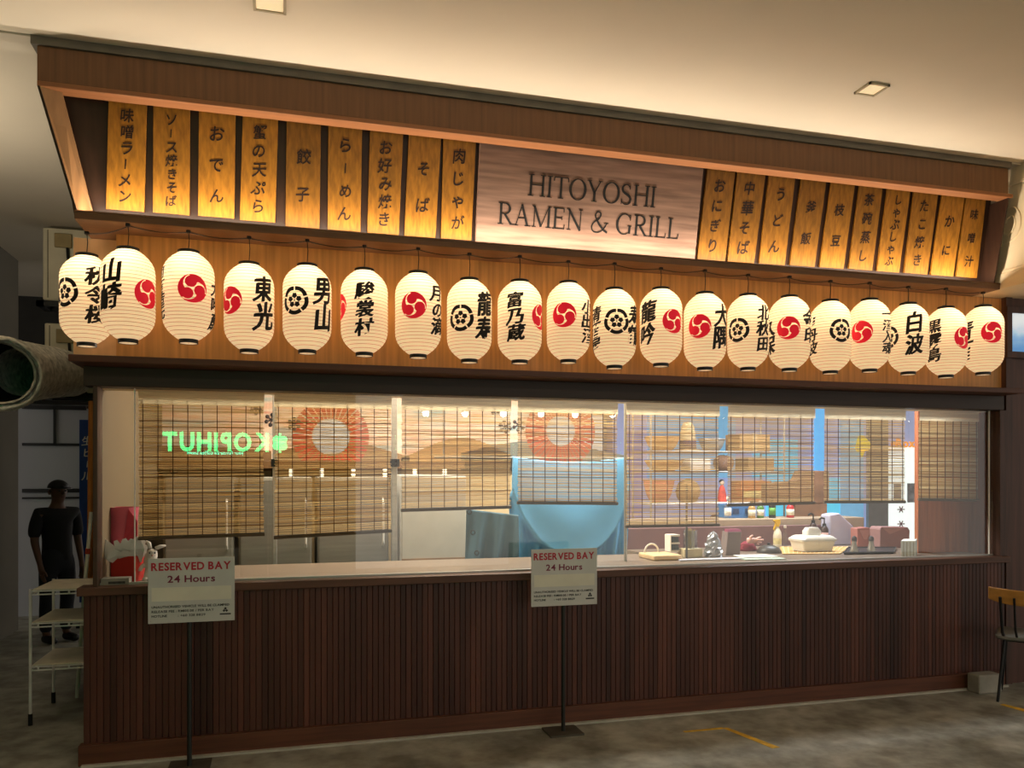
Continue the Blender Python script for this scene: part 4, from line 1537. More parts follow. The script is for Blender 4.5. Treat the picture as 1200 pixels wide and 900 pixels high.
r = root('straw_bag', (c.x, 1.7, ZB), 'brown woven bag with upright corner on the back counter, under the blue light', 'bag')
MB().prism([P(900, 592, 1.7), P(972, 590, 1.7), P(972, 552, 1.7), P(940, 551, 1.7), P(934, 563, 1.7), P(900, 567, 1.7)], (0, 0.12, 0)).build('bag', M_BRN, r, bevel=0.01)
zz = P(928, 592, 1.7).z
MB().box(c.x - 0.1, c.x + 0.25, 1.70, 1.82, ZB, zz + 0.01).build('base', M_BRN, r)


# ------------------------------------------------------------------ things on the counter
ZT = 0.9856


def at(px, py, z=ZT):
    p = PZ(px, py, z)
    return p, mpp(p)


def bottle(name, px, py, hpx, wpx, m, capm, label, cat='bottle', z=ZT, labm=None, y=None, group=None):
    if y is not None:
        p = P(px, py, y)
        p.z = z
        k = mpp(p)
    else:
        p, k = at(px, py, z)
    R, h = wpx * k / 2, hpx * k
    r = root(name, p, label, cat, group)
    MB().lathe([(R * 0.92, 0), (R, 0.006), (R, h * 0.60), (R * 0.8, h * 0.68), (R * 0.38, h * 0.78), (R * 0.36, h * 0.9)], p, 20).build('bottle', m, r, smooth=True)
    MB().lathe([(R * 0.46, h * 0.88), (R * 0.46, h), (R * 0.3, h * 1.01)], p, 16).build('cap', capm, r, smooth=True)
    if labm:
        MB().lathe([(R * 1.015, h * 0.15), (R * 1.015, h * 0.50)], p, 20, cap=False).build('label', labm, r, smooth=True, solid=0.0008)
    return r


M_GREEN = mat('green_bottle', '#4f7a34', 0.3, var=0.1)
M_AMBER = mat('amber_bottle', '#b08a4a', 0.3, var=0.15)
M_LABEL = mat('bottle_label', '#e2dcc6', 0.6, var=0.1)
M_REDCAP = mat('red_cap', '#b02020', 0.4)
M_BLUEBOX = mat('blue_crate', '#3a6ea8', 0.5, var=0.15)
YB = 1.55
bottle('sauce_bottle', 881, 612, 20, 8.5, M_AMBER, M_BLACK, 'amber sauce bottle on the back counter, left of the green one', z=ZB, y=YB, labm=M_LABEL)
bottle('sauce_bottle', 891, 612, 20, 8.5, M_GREEN, M_WHITE, 'green sauce bottle on the back counter beside the amber one', z=ZB, y=YB, labm=M_LABEL)
bottle('dark_bottle', 905, 612, 24, 8, mat('black_bottle', '#1c1a18', 0.3), M_BLACK, 'black bottle on the back counter above the spray bottle', z=ZB, y=YB, labm=mat('green_label', '#5f9a3a', 0.5))
bottle('chilli_bottle', 926, 612, 20, 9, M_REDCAP, mat('green_cap', '#3f8a3a', 0.4), 'short red bottle with green cap on the back counter', z=ZB, y=YB, labm=M_LABEL)
bottle('clear_bottle', 853, 612, 26, 8, M_CLEAR, M_WHITE, 'clear bottle with white cap before the blue crate', z=ZB, y=1.50, labm=M_WHITE)
p0 = P(868, 600, 1.62)
r = root('blue_crate', (p0.x, 1.62, ZB), 'blue plastic crate on the back counter behind the bottles', 'crate')
k = mpp(p0)
mb = MB().box(p0.x - 17 * k, p0.x + 17 * k, 1.60, 1.615, ZB, ZB + 16 * k)
mb.box(p0.x - 17 * k, p0.x + 17 * k, 1.82, 1.835, ZB, ZB + 16 * k).box(p0.x - 17 * k, p0.x - 16 * k, 1.615, 1.82, ZB, ZB + 16 * k).box(p0.x + 16 * k, p0.x + 17 * k, 1.615, 1.82, ZB, ZB + 16 * k).box(p0.x - 16 * k, p0.x + 16 * k, 1.615, 1.82, ZB, ZB + 0.01)
mb.build('shell', M_BLUEBOX, r, bevel=0.004)
for s in (-1, 1):
    MB().box(p0.x + s * 8 * k - 4 * k, p0.x + s * 8 * k + 4 * k, 1.595, 1.60, ZB + 5 * k, ZB + 11 * k).build('grip', mat('crate_dark', '#22385a', 0.5), r)
# pump dispensers of dark sauce
for j, (px, hh, n) in enumerate(((953, 22, 'left of the pair, with the taller pump'), (966, 18, 'right of the pair, beside the violet bag'))):
    p, k = at(px, 639.5)
    R = 4.4 * k
    r = root('pump_bottle', p, 'dark brown pump bottle on the counter, ' + n, 'bottle', 'dark pump bottles on the counter')
    h = (hh + 8) * k
    MB().lathe([(R, 0), (R, h * 0.75), (R * 0.7, h * 0.86), (R * 0.4, h * 0.9)], p, 18).build('bottle', mat('soy_bottle', '#3a2622', 0.3), r, smooth=True)
    MB().lathe([(R * 1.02, h * 0.2), (R * 1.02, h * 0.6)], p, 18, cap=False).build('label', mat('soy_label', '#b08a80', 0.6, var=0.4, scale=30), r, smooth=True, solid=0.0008)
    MB().lathe([(R * 0.5, h * 0.88), (R * 0.5, h), (R * 0.18, h), (R * 0.18, h * 1.22)], p, 14).tube([(p.x, p.y, p.z + h * 1.22), (p.x - 5 * k, p.y - 0.01, p.z + h * 1.26), (p.x - 8 * k, p.y - 0.015, p.z + h * 1.2)], 0.008, 8).build('pump', M_BLACK, r, smooth=True)

# chopping board, caddy, jar, bags at the left end
p, k = at(775, 655)
o = MB().box(p.x - 18 * k, p.x + 18 * k, p.y - 0.12, p.y + 0.16, ZT, ZT + 6 * k).build('cutting_board', mat('pale_board', '#d9b98a', 0.6, var=0.12, scale=4, stretch=(0.7, 6, 6)), bevel=0.01)
tag(o, 'thick pale wooden board lying at the left end of the counter', 'board')
ztb = ZT + 6 * k
n = 18
pts = [(p.x - 8 * k + 9 * k * math.cos(math.pi * j / n), p.y + 0.06, ztb + 0.007 + 11 * k * math.sin(math.pi * j / n) * 0.9) for j in range(n + 1)]
o = MB().tube(pts, 0.007, 8).build('white_hose', M_WHITE, smooth=True)
tag(o, 'white hose arched over the pale wooden board', 'hose')
p, k = at(788, 652)
p.z = ZT + 6 * k
p = Vector((p.x, p.y, ztb + 0.0005))
r = root('napkin_caddy', p, 'white napkin caddy with dark slots on the pale wooden board', 'caddy')
mb = MB().box(p.x - 6 * k, p.x + 6 * k, p.y - 0.05, p.y + 0.05, p.z, p.z + 2 * k)
for t in (0, 1):
    mb.box(p.x - 6 * k, p.x + 6 * k, p.y - 0.05, p.y + 0.05, p.z + (9 + 9 * t) * k, p.z + (11 + 9 * t) * k)
mb.box(p.x - 6.3 * k, p.x - 5 * k, p.y - 0.05, p.y + 0.05, p.z, p.z + 20 * k)
mb.build('frame', M_WHITE, r, bevel=0.003)
MB().box(p.x - 4 * k, p.x + 5 * k, p.y - 0.04, p.y + 0.05, p.z + 2 * k, p.z + 8 * k).build('insert', mat('caddy_dark', '#3c4648', 0.5), r)
MB().box(p.x - 4 * k, p.x + 5 * k, p.y - 0.04, p.y + 0.05, p.z + 11 * k, p.z + 17 * k).build('insert', mat('caddy_dark', '#3c4648', 0.5), r)
p, k = at(809, 652.5)
r = root('straw_jar', p, 'tall clear jar holding straws, standing in a cream base', 'jar')
MB().box(p.x - 12 * k, p.x + 11 * k, p.y - 0.06, p.y + 0.06, p.z, p.z + 10 * k).build('base', mat('jar_base', '#cdbf9a', 0.6, var=0.2), r, bevel=0.005)
MB().lathe([(8 * k, 10 * k), (8 * k, 31 * k), (8.4 * k, 31 * k), (8.4 * k, 9.8 * k)], p, 22, cap=False).build('glass', M_CLEAR, r, smooth=True)
mb = MB()
for j in range(12):
    a = j * 2.4
    rr = 5 * k * math.sqrt((j + 0.5) / 12)
    mb.tube([(p.x + rr * math.cos(a), p.y + rr * math.sin(a), p.z + 10 * k), (p.x + rr * 1.25 * math.cos(a), p.y + rr * 1.25 * math.sin(a), p.z + (30 + (j % 4)) * k)], 0.0045, 6)
mb.build('straws', mat('straw_sticks', '#a89468', 0.6, var=0.3), r, smooth=True)
o = MB().tube([(p.x + 2 * k - 14 * k, p.y - 0.09, ZT), (p.x + 2 * k - 14 * k, p.y - 0.09, 1.55)], 0.008, 8).build('support_rod', mat('rod_grey', '#5a5a58', 0.4, metal=0.6), smooth=True)
tag(o, 'thin grey support rod standing left of the straw jar', 'rod')
p, k = at(836, 652)


def crumple(c, rx, ry, h, seed, n=20, m=12):
    rnd = random.Random(seed)
    tab = [[rnd.uniform(0.78, 1.1) for _ in range(n)] for _ in range(m + 1)]

    def fn(u, v):
        i, j = int(round(u * n)) % n, int(round(v * m))
        a = 2 * math.pi * u
        s = math.sin(math.pi * (0.5 + 0.5 * v)) ** 0.5 if v < 1 else 0
        t = tab[j][i]
        return Vector((c.x + rx * t * s * math.cos(a), c.y + ry * t * s * math.sin(a), c.z + h * v * (0.9 + 0.1 * t)))
    return MB().grid(fn, n, m)


o = crumple(p, 11 * k, 0.07, 30 * k, 3).build('plastic_bag', mat('silver_film', '#a9abb2', 0.25, metal=0.35, var=0.3, scale=9))
tag(o, 'crumpled silvery plastic bag on the counter beside the straw jar', 'bag')
p, k = at(856, 650)
r = root('paper_bag', p, 'grey brown square paper bag leaning beside the silvery bag', 'bag')
MB().prism([(p.x - 10 * k, p.y - 0.04, p.z), (p.x + 9 * k, p.y - 0.04, p.z), (p.x + 13 * k, p.y - 0.02, p.z + 27 * k), (p.x - 5 * k, p.y - 0.02, p.z + 27 * k)], (0, 0.09, 0)).build('bag', mat('grey_kraft', '#7f706c', 0.7, var=0.06), r, bevel=0.004)
MB().prism([(p.x - 5 * k, p.y - 0.018, p.z + 27 * k), (p.x + 13 * k, p.y - 0.018, p.z + 27 * k), (p.x + 12 * k, p.y - 0.005, p.z + 30 * k), (p.x - 4 * k, p.y - 0.005, p.z + 30 * k)], (0, 0.05, 0)).build('fold', mat('magenta_flap', '#8c3a56', 0.6), r)
p, k = at(838, 632)
p.z = ZT
o = crumple(Vector((p.x, p.y, ZT)), 13 * k, 0.10, 30 * k, 8).build('dark_cloth', mat('dark_cloth', '#4c3434', 0.8, var=0.3, scale=10), smooth='all')
tag(o, 'dark brown bundled cloth behind the silvery plastic bag', 'cloth')
# pink rubber glove lying on a mauve box
p, k = at(882, 646)
r = root('rubber_glove', p, 'pale pink rubber glove with spread fingers lying over a crimson cloth', 'glove')
zc = p.z + 13 * k
me_v, rad = [], []


def skin(chains, name, m, parent, sub=2):
    """one continuous skinned surface from chains of (point, radius); each chain after the first starts at an index of an earlier vertex"""
    vs, es, rs = [], [], []
    for start, ch in chains:
        prev = start
        for q, rr in ch:
            vs.append(Vector(q))
            rs.append(rr)
            if prev is not None:
                es.append((prev, len(vs) - 1))
            prev = len(vs) - 1
    off = Vector((0, 0, 0))
    pp = parent
    while pp is not None:
        off = off + pp.location
        pp = pp.parent
    me = bpy.data.meshes.new(name)
    me.from_pydata([v - off for v in vs], es, [])
    o = bpy.data.objects.new(name, me)
    COL.objects.link(o)
    md = o.modifiers.new('skin', 'SKIN')
    md.use_smooth_shade = True
    for i, sv in enumerate(me.skin_vertices[0].data):
        sv.radius = rs[i] if isinstance(rs[i], (tuple, list)) else (rs[i], rs[i])
        sv.use_root = i == 0
    ms_ = o.modifiers.new('sub', 'SUBSURF')
    ms_.levels = ms_.render_levels = sub
    ev = o.evaluated_get(bpy.context.evaluated_depsgraph_get())
    nm = bpy.data.meshes.new_from_object(ev)
    o.modifiers.clear()
    o.data = nm
    nm.materials.clear()
    nm.materials.append(m)
    nm.polygons.foreach_set('use_smooth', [True] * len(nm.polygons))
    if parent:
        o.parent = parent
    return o


h0 = Vector((p.x - 8 * k, p.y, zc - 1 * k))
ch = [(None, [(h0, 3.4 * k), (h0 + Vector((5 * k, 0, 0)), 3.8 * k), (h0 + Vector((9 * k, 0, 0.5 * k)), 3.4 * k)])]
for dx, dz, dy in ((9, 4, -0.01), (10.5, 1.0, -0.02), (9.5, -2.5, -0.01), (7.5, -5, 0.0)):
    a = h0 + Vector((9 * k, 0, 0.5 * k))
    ch.append((2, [(a + Vector((dx * 0.5 * k, dy, dz * 0.7 * k)), 1.3 * k), (a + Vector((dx * k, dy * 2, dz * k)), 1.0 * k)]))
ch.append((1, [(h0 + Vector((4 * k, -0.01, 5 * k)), 1.4 * k), (h0 + Vector((7 * k, -0.02, 7 * k)), 1.1 * k)]))
skin(ch, 'glove', mat('pink_rubber', '#e0b0a4', 0.5, var=0.06), r)
crumple(Vector((p.x - 2 * k, p.y + 0.06, ZT)), 12 * k, 0.05, 12 * k, 5).build('under_cloth', mat('crimson_cloth', '#8e2436', 0.7, var=0.2), r, smooth='all')
p, k = at(901, 647.5)
r = root('domed_cover', p, 'flat black domed lid on the counter before the glove', 'lid')
MB().lathe([(14 * k, 0), (14 * k, 2 * k), (11 * k, 6 * k), (6 * k, 8.5 * k), (1.5 * k, 9.2 * k)], p, 26).build('dome', mat('dark_lid', '#3b3733', 0.4), r, smooth=True)
MB().lathe([(1.6 * k, 9 * k), (2.2 * k, 11 * k), (0.4 * k, 11.6 * k)], p, 12).build('knob', M_BLACK, r, smooth=True)
for j, (px, py, w, z, lab) in enumerate(((893, 655.2, 26, 0.0, 'lower pale green sheet of the paper pile at the counter edge'), (888, 653.5, 22, 0.006, 'upper white sheet of the paper pile at the counter edge'))):
    p, k = at(px, py)
    q = [(p.x - w * k, p.y - 0.05), (p.x + w * k, p.y - 0.07), (p.x + w * k * 1.05, p.y + 0.12), (p.x - w * k * 0.9, p.y + 0.14)]
    o = MB().prism([(a, b, ZT + z) for a, b in q], (0, 0, 0.0055)).build('paper_pile', mat('sheet%d' % j, ('#b8c8bc', '#eceae2')[j], 0.7, var=0.03))
    tag(o, lab, 'paper')
p, k = at(835, 656)
o = MB().prism([(p.x - 45 * k, p.y - 0.03, ZT), (p.x + 40 * k, p.y - 0.035, ZT), (p.x + 36 * k, p.y + 0.05, ZT), (p.x - 40 * k, p.y + 0.05, ZT)], (0, 0, 0.008)).build('folded_paper', mat('lilac_paper', '#c4c4d0', 0.7, var=0.12))
tag(o, 'long lilac grey folded paper along the counter edge under the silvery bag', 'paper')
# spray bottle
p, k = at(911, 640.5)
r = root('spray_bottle', p, 'white spray bottle with a yellow trigger head', 'bottle')
MB().lathe([(4.6 * k, 0), (4.8 * k, 1 * k), (4.8 * k, 13 * k), (4.2 * k, 17 * k), (1.8 * k, 22 * k), (1.6 * k, 25 * k)], p, 20).build('bottle', mat('spray_body', '#e6e0cc', 0.4), r, smooth=True)
MB().lathe([(4.86 * k, 3 * k), (4.86 * k, 10 * k)], p, 20, cap=False).build('label', mat('spray_label', '#d8cf9a', 0.5, var=0.25, scale=30), r, solid=0.0006)
t = MB().prism([(p.x - 6 * k, p.y - 1.5 * k, p.z + 31 * k), (p.x + 3 * k, p.y - 1.5 * k, p.z + 32 * k), (p.x + 3 * k, p.y - 1.5 * k, p.z + 26 * k), (p.x - 2 * k, p.y - 1.5 * k, p.z + 27 * k)], (0, 3 * k, 0))
t.prism([(p.x - 2.6 * k, p.y - 0.8 * k, p.z + 28 * k), (p.x - 0.8 * k, p.y - 0.8 * k, p.z + 28 * k), (p.x - 4 * k, p.y - 0.8 * k, p.z + 19 * k), (p.x - 5.5 * k, p.y - 0.8 * k, p.z + 20 * k)], (0, 1.6 * k, 0))
t.lathe([(2.4 * k, 23.5 * k), (2.4 * k, 26.5 * k)], p, 14)
t.build('trigger_head', mat('yellow_plastic', '#e2b81e', 0.4), r)
bottle('water_bottle', 920, 640, 24, 7, M_CLEAR, M_WHITE, 'clear squeeze bottle just right of the spray bottle')
# white lidded container
MATZ = ZT + 0.0115
p, k = at(955, 650)
q = [PZ(917, 650, ZT), PZ(985, 649.5, ZT), PZ(996, 641.5, ZT), PZ(914, 641.5, ZT)]
mt = MB().prism(q, (0, 0, 0.007)).build('straw_mat', mat('straw_mat_base', '#c9a05e', 0.8, var=0.1))
tag(mt, 'tan woven straw mat with lattice lines under the white food box', 'mat')
mb = MB()
for j in range(14):
    t = (j + 0.5) / 14
    a, b = q[0].lerp(q[1], t), q[3].lerp(q[2], t)
    mb.prism([a + Vector((0, 0, 0.007)), a + Vector((0.008, 0, 0.007)), b + Vector((0.008, 0, 0.007)), b + Vector((0, 0, 0.007))], (0, 0, 0.003))
mb.build('lattice', mat('straw_mat_line', '#e6cf9c', 0.8), mt)
p = PZ(952, 645, MATZ)
k = mpp(p)
r = root('food_box', p, 'white lidded plastic food box on the straw mat', 'container')


def rrect(w, d, z, cx, cy, rr, n=5):
    out = []
    for sx, sy, a0 in ((1, 1, 0), (-1, 1, math.pi / 2), (-1, -1, math.pi), (1, -1, 1.5 * math.pi)):
        for j in range(n + 1):
            a = a0 + math.pi / 2 * j / n
            out.append((cx + sx * (w - rr) + rr * math.cos(a), cy + sy * (d - rr) + rr * math.sin(a), z))
    return out


def loft(rings):
    n = len(rings[0])
    vs = [v for rg in rings for v in rg]
    fs = []
    for i in range(len(rings) - 1):
        for j in range(n):
            fs.append((i * n + j, i * n + (j + 1) % n, (i + 1) * n + (j + 1) % n, (i + 1) * n + j))
    fs.append(tuple(range(n - 1, -1, -1)))
    fs.append(tuple(range((len(rings) - 1) * n, len(rings) * n)))
    return MB().add(vs, fs)


D = 0.10
loft([rrect(19 * k, D * 0.85, p.z, p.x, p.y, 0.02), rrect(22.5 * k, D, p.z + 12 * k, p.x, p.y, 0.025)]).build('tub', M_WHITE, r, smooth=True)
loft([rrect(24 * k, D * 1.07, p.z + 11.5 * k, p.x, p.y, 0.03), rrect(24 * k, D * 1.07, p.z + 14 * k, p.x, p.y, 0.03), rrect(20 * k, D * 0.9, p.z + 17 * k, p.x, p.y, 0.03), rrect(18 * k, D * 0.8, p.z + 18 * k, p.x, p.y, 0.03)]).build('lid', mat('box_lid', '#dfdcd4', 0.4, var=0.03), r, smooth=True)
loft([rrect(10 * k, D * 0.4, p.z + 18 * k, p.x - 1 * k, p.y, 0.02), rrect(10 * k, D * 0.4, p.z + 23 * k, p.x - 1 * k, p.y, 0.02), rrect(7 * k, D * 0.3, p.z + 27 * k, p.x - 1 * k, p.y, 0.018)]).build('grip', M_WHITE, r, smooth=True)
p, k = at(987, 639)
p.z = ZT
r = root('violet_bag', p, 'pale violet plastic box with sloping top behind the white food box', 'box')
MB().prism([(p.x - 17 * k, p.y, p.z), (p.x + 17 * k, p.y, p.z), (p.x + 16 * k, p.y, p.z + 22 * k), (p.x + 6 * k, p.y, p.z + 30 * k), (p.x - 4 * k, p.y, p.z + 38 * k), (p.x - 17 * k, p.y, p.z + 36 * k)], (0, 0.13, 0)).build('box', mat('violet_plastic', '#c2c2dc', 0.4, var=0.04), r, bevel=0.012)
# mauve cartons
p, k = at(1014, 641)
r = root('pink_pack', p, 'dusty pink soft pack standing behind the pepper mills', 'pack')
MB().prism([(p.x - 11 * k, p.y, p.z), (p.x + 12 * k, p.y, p.z), (p.x + 11 * k, p.y + 0.01, p.z + 22 * k), (p.x + 3 * k, p.y + 0.01, p.z + 23 * k), (p.x - 10 * k, p.y + 0.01, p.z + 22 * k)], (0, 0.09, 0)).build('pack', mat('dusty_pink', '#a86a60', 0.6, var=0.1), r, bevel=0.006)
MB().prism([(p.x - 8 * k, p.y - 0.002, p.z + 20 * k), (p.x + 9 * k, p.y - 0.002, p.z + 20 * k), (p.x + 2 * k, p.y - 0.002, p.z + 9 * k), (p.x - 2 * k, p.y - 0.002, p.z + 9 * k)], (0, 0.003, 0)).build('fold', mat('pink_fold', '#c08a80', 0.6), r)
p, k = at(1049, 642)
r = root('mauve_carton', p, 'wide mauve carton with folded flap between pepper mills and napkin box', 'carton')
MB().prism([(p.x - 21 * k, p.y, p.z), (p.x + 20 * k, p.y, p.z), (p.x + 21 * k, p.y, p.z + 20 * k), (p.x + 18 * k, p.y, p.z + 24 * k), (p.x - 19 * k, p.y, p.z + 25 * k), (p.x - 21 * k, p.y, p.z + 22 * k)], (0, 0.13, 0)).build('box', mat('mauve_card', '#96706e', 0.6, var=0.07), r, bevel=0.006)
MB().prism([(p.x - 18 * k, p.y - 0.002, p.z + 24 * k), (p.x + 14 * k, p.y - 0.002, p.z + 23 * k), (p.x - 8 * k, p.y - 0.002, p.z + 16 * k)], (0, 0.003, 0)).build('flap', mat('mauve_flap', '#b08a84', 0.6), r)
# black tray with two pepper mills
q = [PZ(990, 651.5, ZT), PZ(1045, 651, ZT), PZ(1052, 643.5, ZT), PZ(998, 644, ZT)]
q = [PZ(989, 650, ZT), PZ(1047, 649, ZT), PZ(1050, 643.5, ZT), PZ(994, 643.5, ZT)]
r = root('black_tray', (q[0] + q[2]) / 2, 'flat black tray on the counter carrying two pepper mills', 'tray')
MB().prism(q, (0, 0, 0.012)).build('tray', mat('tray_black', '#26262c', 0.4), r, bevel=0.003)
mb = MB()
for a, b in ((0, 1), (1, 2), (2, 3), (3, 0)):
    mb.tube([q[a] + Vector((0, 0, 0.016)), q[b] + Vector((0, 0, 0.016))], 0.006, 6)
mb.build('rim', mat('tray_black', '#26262c', 0.4), r, smooth=True)
for px, n in ((1001, 'left of the pair'), (1021, 'right of the pair')):
    p = PZ(px, 647, ZT + 0.0125)
    k = mpp(p)
    r = root('pepper_mill', p, 'small clear and grey pepper mill on the black tray, ' + n, 'pepper mill', 'pepper mills on the black tray')
    MB().lathe([(5 * k, 0), (5 * k, 2 * k), (4 * k, 5 * k), (2.6 * k, 11 * k), (2.8 * k, 13 * k)], p, 18).build('body', mat('mill_grey', '#a09a92', 0.25, metal=0.4, var=0.2), r, smooth=True)
    MB().lathe([(2.4 * k, 12.8 * k), (3.2 * k, 14.5 * k), (2.6 * k, 17.5 * k), (0.8 * k, 19 * k)], p, 16).build('knob', mat('mill_dark', '#3a3438', 0.4), r, smooth=True)
# napkin box
p, k = at(1069, 652)
r = root('napkin_box', p, 'white box of folded napkins at the right end of the counter', 'napkins')
a = [PZ(1048, 653, ZT), PZ(1064, 653.5, ZT), PZ(1091, 651, ZT), PZ(1076, 648.5, ZT)]
base = [Vector((p.x - 20 * k, p.y - 0.03, ZT)), Vector((p.x - 3 * k, p.y - 0.06, ZT)), Vector((p.x + 21 * k, p.y + 0.10, ZT)), Vector((p.x + 5 * k, p.y + 0.13, ZT))]
MB().prism(base, (0, 0, 19 * k)).build('box', mat('napkin_white', '#e4e2da', 0.7, var=0.04), r, bevel=0.004)
mb = MB()
e = (base[1] - base[0])
nn = Vector((e.y, -e.x, 0)).normalized()
for j in range(4):
    c = base[0] + e * (0.15 + 0.22 * j)
    mb.prism([c + nn * 0.0005, c + e * 0.06 + nn * 0.0005, c + e * 0.06 + nn * 0.0005 + Vector((0, 0, 18 * k)), c + nn * 0.0005 + Vector((0, 0, 18 * k))], nn * 0.0015)
mb.build('fold_lines', mat('napkin_line', '#c0b49c', 0.7), r)

# ------------------------------------------------------------------ left end of the counter: gift
p, k = at(151, 681)
r = root('gift_bag', p, 'red paper gift bag with white tissue at the left end of the counter', 'gift bag')
MB().prism([(p.x - 19 * k, p.y - 0.02, p.z), (p.x + 8 * k, p.y - 0.06, p.z), (p.x + 17 * k, p.y + 0.04, p.z), (p.x - 8 * k, p.y + 0.08, p.z)], (0, 0, 30 * k)).build('bag', mat('red_bag', '#c02a20', 0.5, var=0.08), r, bevel=0.004)
MB().prism([(p.x + 8.2 * k, p.y - 0.061, p.z), (p.x + 10 * k, p.y - 0.04, p.z), (p.x + 10 * k, p.y - 0.04, p.z + 30 * k), (p.x + 8.2 * k, p.y - 0.061, p.z + 30 * k)], (-0.001, -0.002, 0)).build('edge_stripe', mat('bright_red', '#e8503a', 0.5), r)
mb = MB()
rt = random.Random(4)
for j in range(26):
    a0 = rt.uniform(0, 2 * math.pi)
    o0 = Vector((p.x + rt.uniform(-14, 12) * k, p.y + rt.uniform(-0.015, 0.04), p.z + 22 * k))
    dv = Vector((math.cos(a0) * rt.uniform(10, 22) * k, -abs(math.sin(a0)) * 0.05 + 0.01, rt.uniform(9, 30) * k))
    sd = Vector((-dv.z, 0, dv.x)).normalized() * rt.uniform(5, 9) * k
    mid = o0 + dv * 0.55 + Vector((0, -0.012, 0))
    mb.add([o0 - sd * 0.4, o0 + sd * 0.4, mid + sd, o0 + dv + sd * 0.3, o0 + dv - sd * 0.5, mid - sd], [(0, 1, 2, 5), (5, 2, 3, 4)])
mb.build('tissue', mat('white_tissue', '#d9d6d2', 0.7, var=0.06), r, solid=0.001)
p2 = P(144, 652, p.y + 0.22)
r2 = root('bouquet_wrap', (p2.x, p2.y, p.z), 'rosy pink wrapped round gift box behind the white tissue', 'gift')
k2 = mpp(p2)
MB().lathe([(15 * k2, 0), (16 * k2, 70 * k2), (17.5 * k2, 82 * k2), (16.5 * k2, 82 * k2), (15 * k2, 70 * k2)], (p2.x, p2.y, p.z), 26).build('wrap', mat('rose_paper', '#c0566a', 0.5, var=0.15), r2, smooth=True)
MB().prism([(p2.x + 3 * k2, p2.y - 0.085, p.z + 42 * k2), (p2.x + 17 * k2, p2.y - 0.06, p.z + 36 * k2), (p2.x + 17 * k2, p2.y - 0.055, p.z + 66 * k2), (p2.x + 9 * k2, p2.y - 0.085, p.z + 80 * k2)], (0, 0.015, 0)).build('ribbon', mat('crimson_ribbon', '#8c1022', 0.5), r2)
# little white toy
pt = P(176, 648, p.y - 0.02)
k3 = mpp(pt)
toy = root('plush_toy', (pt.x, pt.y, p.z), 'small white plush toy with long ears propped on the gift bag', 'toy')
M_PLUSH = mat('plush_white', '#e6dcd4', 0.9, var=0.06)
bz = p.z
skin([(None, [((pt.x, pt.y, bz + 8 * k3), 6.5 * k3), ((pt.x, pt.y, bz + 20 * k3), 6.0 * k3), ((pt.x + 2 * k3, pt.y - 0.01, bz + 30 * k3), 7.0 * k3), ((pt.x + 4 * k3, pt.y - 0.015, bz + 38 * k3), 5 * k3)]),
      (1, [((pt.x - 8 * k3, pt.y - 0.02, bz + 18 * k3), 2.6 * k3), ((pt.x - 11 * k3, pt.y - 0.03, bz + 12 * k3), 2.4 * k3)]),
      (1, [((pt.x + 8 * k3, pt.y - 0.02, bz + 18 * k3), 2.6 * k3), ((pt.x + 11 * k3, pt.y - 0.03, bz + 12 * k3), 2.4 * k3)]),
      (0, [((pt.x - 4 * k3, pt.y - 0.03, bz + 3.2 * k3), 3.0 * k3), ((pt.x - 5 * k3, pt.y - 0.06, bz + 3.0 * k3), 2.8 * k3)]),
      (0, [((pt.x + 4 * k3, pt.y - 0.03, bz + 3.2 * k3), 3.0 * k3), ((pt.x + 5 * k3, pt.y - 0.06, bz + 3.0 * k3), 2.8 * k3)])], 'body', M_PLUSH, toy)
for s, dx, dz in ((-1, -6, 9), (1, 12, 3)):
    MB().tube([(pt.x + (3 + 3 * s) * k3, pt.y - 0.01, bz + 38 * k3), (pt.x + (3 + dx * 0.7) * k3, pt.y - 0.01, bz + (38 + dz * 0.7) * k3), (pt.x + (3 + dx * 1.2) * k3, pt.y - 0.01, bz + (38 + dz) * k3)], [2.2 * k3, 2.4 * k3, 0.9 * k3], 10).build('ear', M_PLUSH, toy, smooth='all')
for s in (-1, 1):
    MB().blob((pt.x + (3.6 + 2.8 * s) * k3, pt.y - 0.015 - 6.2 * k3, bz + 33.5 * k3), 1.0 * k3, 1.0 * k3, 10).build('eye', M_BLACK, toy, smooth='all')
MB().blob((pt.x + 3.6 * k3, pt.y - 0.016 - 6.8 * k3, bz + 30.5 * k3), 0.9 * k3, 0.7 * k3, 10).build('nose', mat('toy_nose', '#b04a4a', 0.6), toy, smooth='all')
p, k = at(137, 686)
o = MB().box(p.x - 16 * k, p.x + 14 * k, p.y - 0.03, p.y + 0.06, p.z, p.z + 9 * k).build('counter_plaque', mat('grey_plaque', '#8c887c', 0.6, var=0.1), bevel=0.003)
tag(o, 'small grey plaque block in front of the red gift bag', 'plaque')
t = MB()
vs, fs = line_text('OPEN DAILY', 0.02, 0.0, width=18 * k)
MB().box(p.x - 8 * k, p.x + 10 * k, p.y - 0.032, p.y - 0.03, p.z + 2.6 * k, p.z + 5.4 * k).build('text_bar', mat('plaque_text', '#3f3c36', 0.6, var=0.5, scale=60), o)

